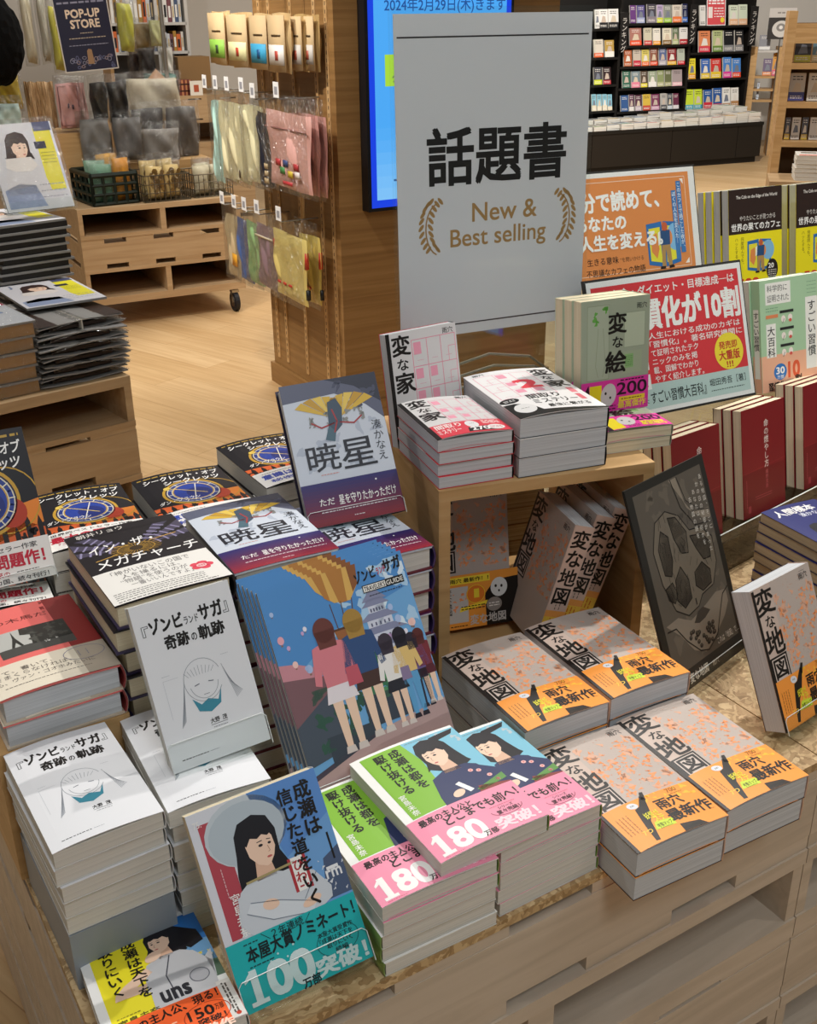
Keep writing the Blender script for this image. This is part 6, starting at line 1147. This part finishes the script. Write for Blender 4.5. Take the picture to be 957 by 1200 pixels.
# the case stands behind the counter piles
bays = [(0.02, 1.28, (.522, .763, 1.008, 1.262)), (1.30, 2.10, (.504, .721, .918, 1.105, 1.303)), (2.125, 2.86, (.49, .778, 1.026, 1.27))]
for x in (0, 1.29, 2.112, 2.87): MB().box(x - .014, 0, .391, x + .014, .24, 1.62, BK).build('upright', cs)
MB().box(0, .24, .391, 2.87, .26, 1.62, BK).build('back_panel', cs)
for x0, x1, zs in bays:
    for z in zs: MB().box(x0, -.01, z - .02, x1, .239, z, BK).build('shelf_board', cs)
q = lambda x, y: (690 + x / 4.785, y / 4.785)
rows = [
 ('top shelf, left bay', 1.262, [(30, 60, 'e6e3de', 0), (55, 105, 'ece9e4', '2a2a2c'), (105, 165, 'ece9e4', '2a2a2c')]),
 ('second shelf, left bay', 1.008, [(25, 80, 'd8cfc0', 'e0602c'), (86, 140, 'b8974c', 'eeeae0')]),
 ('third shelf, left bay', .763, [(25, 72, '4a4a50', 'cfd83c'), (76, 122, '3a2a2c', 'b8303c')]),
 ('lowest shelf, left bay', .522, [(12, 40, '8cc0d0', 'e9dcc0'), (42, 70, '8cc0d0', 'e9dcc0'), (72, 100, '8cc0d0', 'e9dcc0'), (101, 128, '8cc0d0', 'e9dcc0')]),
 ('top shelf, middle bay', 1.303, [(228, 263, '6a3f7c', 0), (266, 312, '5a5288', 'a8b0d0'), (324, 375, '4a4650', '8a8088'), (378, 414, 'b9a8c8', 'd3d83c'), (417, 462, '8a8f86', '9ac83c'), (466, 518, 'd9cfc0', 'e87a3c'), (521, 552, '23264a', '3f6ab8')]),
 ('second shelf, middle bay', 1.105, [(226, 294, 'b0786c', 'e8502c'), (306, 352, 'cfc8b0', 'c8403c'), (357, 400, 'e9e4d6', 'f0a02c'), (411, 461, 'e6dfc8', '8a6a3c'), (465, 500, '6a7a5c', 'b8c08c'), (505, 552, 'e9e6e0', 'b83038')]),
 ('third shelf, middle bay', .918, [(193, 240, 'b5623c', 0), (246, 290, 'c9bcae', 'c83a4c'), (293, 336, 'd8c86a', 'e8703c'), (339, 384, '8f5a48', 'e05030'), (390, 432, '5c6a94', 'b8b0b8'), (436, 488, '8c2f34', 'e8b83c'), (494, 535, 'b8c0b0', 'd02430')]),
 ('fourth shelf, middle bay', .721, [(185, 231, '3c6a58', 0), (235, 284, '7a8a90', 'e88aa0'), (287, 326, '5a4a3c', 'e8d83c'), (331, 376, '9aa68c', 'eeeae4'), (379, 418, '8f9a6a', 'b8b88c'), (421, 460, '6a6f4c', 'a8a87c'), (463, 520, 'a89a9a', 'e8b8c0')]),
 ('lowest shelf, middle bay', .504, [(177, 220, '3a5c90', 0), (223, 252, '6a4a5c', 'e6e0da'), (257, 294, '5c3a4a', 'c8b8c0'), (299, 344, 'd9b84a', 'c8503c'), (347, 394, '7c3a5a', 'd0a0b8'), (400, 434, 'b8b4ae', '4a4a50'), (437, 466, '4a5058', 'c0c8d0'), (468, 502, '6a3048', 'd8d0d4')]),
 ('top shelf, right bay', 1.27, [(620, 655, 'e6e4e0', 0), (786, 836, 'dde6cf', 'e8b890'), (839, 888, 'd9e4cc', 'e8b890')]),
 ('second shelf, right bay', 1.026, [(614, 680, 'e08a5c', 'd83c50'), (692, 750, 'b8c48c', '6a8a3c'), (754, 811, '1d1d20', '8a8a8c'), (816, 866, '1d1d20', '8a8a8c')]),
 ('third shelf, right bay', .778, [(556, 598, 'e9d83a', 'e0a02c'), (627, 677, '3f6ab8', 'e8c83c'), (681, 740, 'd03a34', 'e8c83c'), (750, 798, '4a86d0', 'e0409c'), (802, 850, '4a86d0', 'e85030')]),
 ('lowest shelf, right bay', .49, [(540, 587, 'c9dc3a', '3fa3b8'), (589, 634, 'c9dc3a', '3fa3b8'), (641, 691, '2f5a9c', 'd03040'), (694, 745, '2f5a9c', 'd03040'), (746, 791, 'ece9e2', 'b88a5c'), (794, 838, 'ece9e2', 'b88a5c')]),
]
hts = {'top shelf, left bay': .175, 'top shelf, right bay': .19}
def facebook(M, W, H, c, band, seed, label, group):
    rnd = random.Random(seed); a = Art(W * 1000, H * 1000, .016); w_, h = W * 1000, H * 1000
    a.rect(0, 0, w_, h, c, 1)
    if band: a.rect(0, 0, w_, h * rnd.uniform(.22, .34), band, 3)
    a.poly([(w_ * .2, h * .3), (w_ * .8, h * .32), (w_ * .7, h * .62), (w_ * .4, h * .66)], rnd.choice(['e8e2d8', 'c9b8a8', '7a7f8c', c, 'd8c8b0']), 2)
    tc_ = 'f0ece4' if sum(lin(c)[:3]) < 1.0 else '2a2624'
    a.fine(w_ * .18, h * .72, w_ * .82, h * .92, 2, tc_, h * .035, 4); a.fine(w_ * .12, h * .06, w_ * .85, h * .2, 2, 'f4f0e8' if band else tc_, h * .03, 5)
    b = MB(); b.box(0, 0, 0, W, H, .0155, PAGEW); b.box(0, 0, .0155, W, H, .016, mat(c)); merge(b, a.finish('f'))
    return b.build('book', M=M, label=label, cat='book', group=group)
for where, z, items in rows:
    for k, (x0, x1, c, band) in enumerate(items):
        pa, _ = loc(*q(x0, 300 if z < .9 else 120), MBK, .52); pb, _ = loc(*q(x1, 300 if z < .9 else 120), MBK, .52); yy = {1.262: 118, 1.303: 75}.get(z, 0)
        ym = {1.262: 120, 1.008: 275, .763: 430, .522: 590, 1.303: 80, 1.105: 205, .918: 325, .721: 450, .504: 570, 1.27: 80, 1.026: 230, .778: 385, .49: 550}[z]
        pa, _ = loc(*q(x0, ym), MBK, .52); pb, _ = loc(*q(x1, ym), MBK, .52)
        H = {1.262: .17, 1.303: .165, 1.27: .19, 1.026: .20, .778: .19, .49: .19}.get(z, .155) * random.uniform(.95, 1.03)
        col = {'e': 'pale', 'd': 'pale', 'c': 'pale'}.get(c[0], 'dark')
        facebook(MBK @ Matrix.Translation((pa, .515, z + .0008)) @ lean(0, 0, 0, 0, 80, 0), max(pb - pa - .006, .03), H, c, band or None, int(x0 * 3 + z * 1000), f'{ORD[k]} book from left on {where} of black bookcase', 'face out books in the black bookcase')
# red panel in the bookcase
pa, _ = loc(*q(664, 80), MBK, .5); pb, _ = loc(*q(776, 80), MBK, .5); a = Art(230, 260, .003); a.rect(0, 0, 230, 260, 'ecebea', 1); a.rect(8, 8, 222, 252, 'd9545a', 2); a.fine(20, 190, 210, 240, 2, WH, 14, 3); a.fine(90, 70, 210, 170, 4, WH, 9, 3); a.rect(18, 70, 70, 170, 'efe4e0', 3); a.ell(190, 50, 24, 24, 'f0d83c', 3)
b = MB(); b.box(0, 0, 0, .23, .26, .003, WHITE); merge(b, a.finish('p')); b.build('printed_panel', M=MBK @ Matrix.Translation((pa, .50, 1.271)) @ lean(0, 0, 0, 0, 82, 0), label='red printed panel on the top shelf of the black bookcase', cat='sign')
for i, (x, y0, y1) in enumerate(((203, 70, 280), (593, 25, 250), (932, 35, 255))):
    xm, z1 = loc(*q(x, y0), MBK, .42); _, z0 = loc(*q(x, y1), MBK, .42); h = z1 - z0; a = Art(90, h * 1000, .004); a.rect(0, 0, 90, h * 1000, '1d1b1a', 1); a.vtext('ランキング', 45, h * 1000 - 40, 62, 'd8d4ce', .0, 3)
    b = MB(); b.box(0, 0, 0, .09, h, .004, mat('1d1b1a')); b.box(.03, h, -.06, .06, h + .003, .004, mat('1d1b1a')); merge(b, a.finish('s')); b.build('ranking_sign', M=MBK @ Matrix.Translation((xm - .045, .42, z0)) @ lean(0, 0, 0, 0, 90, 0), label=['black vertical ranking sign between left and middle bays of the black bookcase', 'black vertical ranking sign between middle and right bays of the black bookcase', 'black vertical ranking sign at the right end of the black bookcase'][i], cat='sign', group='black ranking signs')
# books lying on the counter
rnd = random.Random(77)
CC = ['e9e5dc', 'd9d2c2', 'e3ddd2', 'cfc6b4', 'e8e6e2', 'b9b2a6', 'd8c8b8', 'c9d0d4', 'e6c8b0']
CM = {}
def cbook(M, W, L, T, c, label, group):
    k = (c, round(W, 3), round(T, 3))
    if k not in CM: b = MB(); b.box(0, 0, 0, W, L, T * .06, mat(c)); b.box(.001, .001, T * .06, W - .001, L - .001, T * .94, PAGEW); b.box(0, 0, T * .94, W, L, T, mat(c)); b.box(W * .2, L * .55, T, W * .8, L * .8, T + .0004, mat('6a645c')); b.box(W * .1, L * .05, T, W * .9, L * .22, T + .0004, mat(['d8604c', '4a78a8', 'e0b83c', '6a9a5c'][len(CM) % 4])); CM[k] = b.mesh('book')
    return put('book', CM[k], None, M, label=label, cat='book', group=group)
for j, (y, n0, row) in enumerate(((.02, (2, 2, 2, 2, 2, 3, 3, 3, 3, 3, 3, 4, 4, 4, 4, 5, 5), 'front row'), (.25, (3, 3, 3, 3, 4, 4, 4, 4, 4, 5, 6, 6, 6, 7, 7, 8, 8), 'rear row'))):
    for i, n in enumerate(n0):
        x = -.62 + .152 * i; T = rnd.choice((.016, .018, .02)); c = rnd.choice(CC); yy = y + rnd.uniform(-.006, .012)
        for k in range(n):
            cbook(MBK @ MZ(x + rnd.uniform(-.003, .003), yy, .3905 + k * T, rnd.uniform(-2, 2)), .138, .192, T, c if k < n - 1 else rnd.choice(CC), f'{"topmost" if k == n - 1 else ORD[n - 1 - k]} book {"" if k == n - 1 else "down "}in {ORD[i]} pile from left, {row}, black counter', 'piles on the black counter')
# ------------------------------------------------------------------ wooden shelf units at the right
MW = MZ(2.15, 6.5, 0, -15)
un = thing('wooden_shelf', MW, 'tall light brown wooden shelf at the right photo edge with face out books', 'shelf')
lw = lambda x, y, yc=0: loc(860 + x / 5.45, y / 5.45, MW, yc)
MB().box(-.045, 0, 0, 0, .34, 1.42, OAKH).build('side_panel', un); MB().box(.9, 0, 0, .945, .34, 1.42, OAKH).build('side_panel', un)
zz = {}
for nm, y in (('header', 150), ('a', 405), ('b', 655), ('c', 905), ('deck', 1108)): zz[nm] = lw(430, y)[1]
MB().box(0, .0, zz['header'] - .10, .9, .02, zz['header'], OAKH).build('header_board', un); MB().box(0, .32, 0, .9, .34, zz['header'], mat('8a6a44', .6)).build('back_panel', un)
for k in 'abc': MB().box(0, 0, zz[k] - .03, .9, .32, zz[k], OAKH).build('shelf_board', un)
for key, y0, items in (('a', 225, [(400, 512, '3a3638', 'd8d44c'), (514, 620, '6a8a9c', 'e0d0a0')]), ('b', 468, [(362, 470, 'd3cdc2', '4a4a8c'), (482, 590, 'e3dfd6', 0)]), ('c', 752, [(332, 372, '6a6a70', 'e0c04c'), (374, 436, 'e6e3de', 0), (440, 486, '5a5c68', 'e0c04c'), (490, 560, 'e6e3de', 0)])):
    for k, (x0, x1, c, band) in enumerate(items):
        xa, z1 = lw(x0, y0, .1); xb, _ = lw(x1, y0, .1); facebook(MW @ Matrix.Translation((xa, .1, zz[key] + .0008)) @ lean(0, 0, 0, 0, 80, 0), xb - xa - .006, z1 - zz[key], c, band or None, x0, f'{ORD[k]} face out book from the left on the {dict(a="upper", b="middle", c="lower")[key]} board of the wooden shelf', 'face out books on the wooden shelf')
bx = display('pallet_stand', 'pale pallet box before the wooden shelf carrying white book piles', MW @ Matrix.Translation((-.06, -.36, 0)), 1.0, .35, [('top', zz['deck'] - .02, zz['deck']), ('open', zz['deck'] - .16, zz['deck'] - .02), ('plate', zz['deck'] - .19, zz['deck'] - .16), ('board', .04, zz['deck'] - .19), ('plate', .0, .04)], [(0, .02), (.5, .53), (.98, 1.0)], [(0, .1), (.9, .99)], m=BIRCH)
for i, (x, n) in enumerate(((.07, 6), (.225, 6), (.38, 5))):
    for k in range(n): cbook(MW @ MZ(x + rnd.uniform(-.004, .004), -.30, zz['deck'] + .0005 + .022 * k, rnd.uniform(-2, 2)), .138, .2, .022, 'e6e2da', f'{"topmost" if k == n - 1 else ORD[n - 1 - k]} white book {"" if k == n - 1 else "down "}in {ORD[i]} pile before the wooden shelf', 'white piles before the wooden shelf')
# ladder like shelf behind
ML2 = MZ(3.75, 12.1, 0, -12); l2 = lambda x, y, yc=0: loc(860 + x / 5.45, y / 5.45, ML2, yc)
u2 = thing('ladder_shelf', ML2, 'light wooden ladder shelf between black bookcase and wooden shelf', 'shelf'); xa = l2(105, 500)[0]; xb = l2(300, 500)[0]
for x in (xa, xb): MB().box(x - .06, 0, 0, x + .04, .3, l2(105, 300)[1], OAKH).build('side_panel', u2)
zl = [l2(230, y)[1] for y in (322, 488, 570, 640)]
for z in zl: MB().box(xa + .03, .02, z - .02, xb - .05, .29, z, LGT if z == zl[0] else OAKH).build('shelf_board', u2)
for k, (x0, x1, y0, key, c, band) in enumerate(((190, 250, 375, 1, '6a5a78', 'e08a4c'), (254, 305, 340, 1, 'e0a03c', 'd8607c'), (165, 240, 225, 0, '8a8a90', 'e8e4e0'), (150, 168, 525, 3, 'c9d4e0', 0))):
    a_, z1 = l2(x0, y0, .1); b_, _ = l2(x1, y0, .1); facebook(ML2 @ Matrix.Translation((a_, .1, zl[key] + .0008)) @ lean(0, 0, 0, 0, 82, 0), b_ - a_ - .005, z1 - zl[key], c, band or None, x0, ['violet and orange book on the ladder shelf', 'orange and pink book on the ladder shelf', 'grey book on the upper board of the ladder shelf', 'pale blue narrow book on the lowest ladder shelf board'][k], 'books on the ladder shelf')
x0, z1 = l2(230, 52, -.04); x1, z0 = l2(378, 250, -.04); W_, H_ = x1 - x0, z1 - z0
a = Art(W_ * 1000, H_ * 1000, .004); a.rect(0, 0, W_ * 1000, H_ * 1000, '2c2826', 1); a.rect(0, H_ * 700, W_ * 1000, H_ * 1000, 'c9c4bf', 2); a.ell(W_ * 500, H_ * 330, W_ * 340, H_ * 270, 'd3d0cb', 3); a.ell(W_ * 480, H_ * 380, W_ * 170, H_ * 130, '8a8783', 4); a.ell(W_ * 480, H_ * 380, W_ * 70, H_ * 60, 'e9e6e2', 5); a.ell(W_ * 820, H_ * 330, W_ * 90, H_ * 90, 'd3d0cb', 3); a.fine(W_ * 300, H_ * 820, W_ * 700, H_ * 880, 1, '8a8480', 14, 4)
b = MB(); b.box(0, 0, 0, W_, H_, .004, mat('2c2826')); merge(b, a.finish('p')); b.tube([(W_ / 2, 0, -.004), (W_ / 2, -z0 + .002, -.02)], .006, STEEL, 6); b.build('poster_stand', M=ML2 @ Matrix.Translation((x0, -.04, z0)) @ lean(0, 0, 0, 0, 90, 0), label='grey poster of a pale rounded gadget beside the ladder shelf', cat='poster')
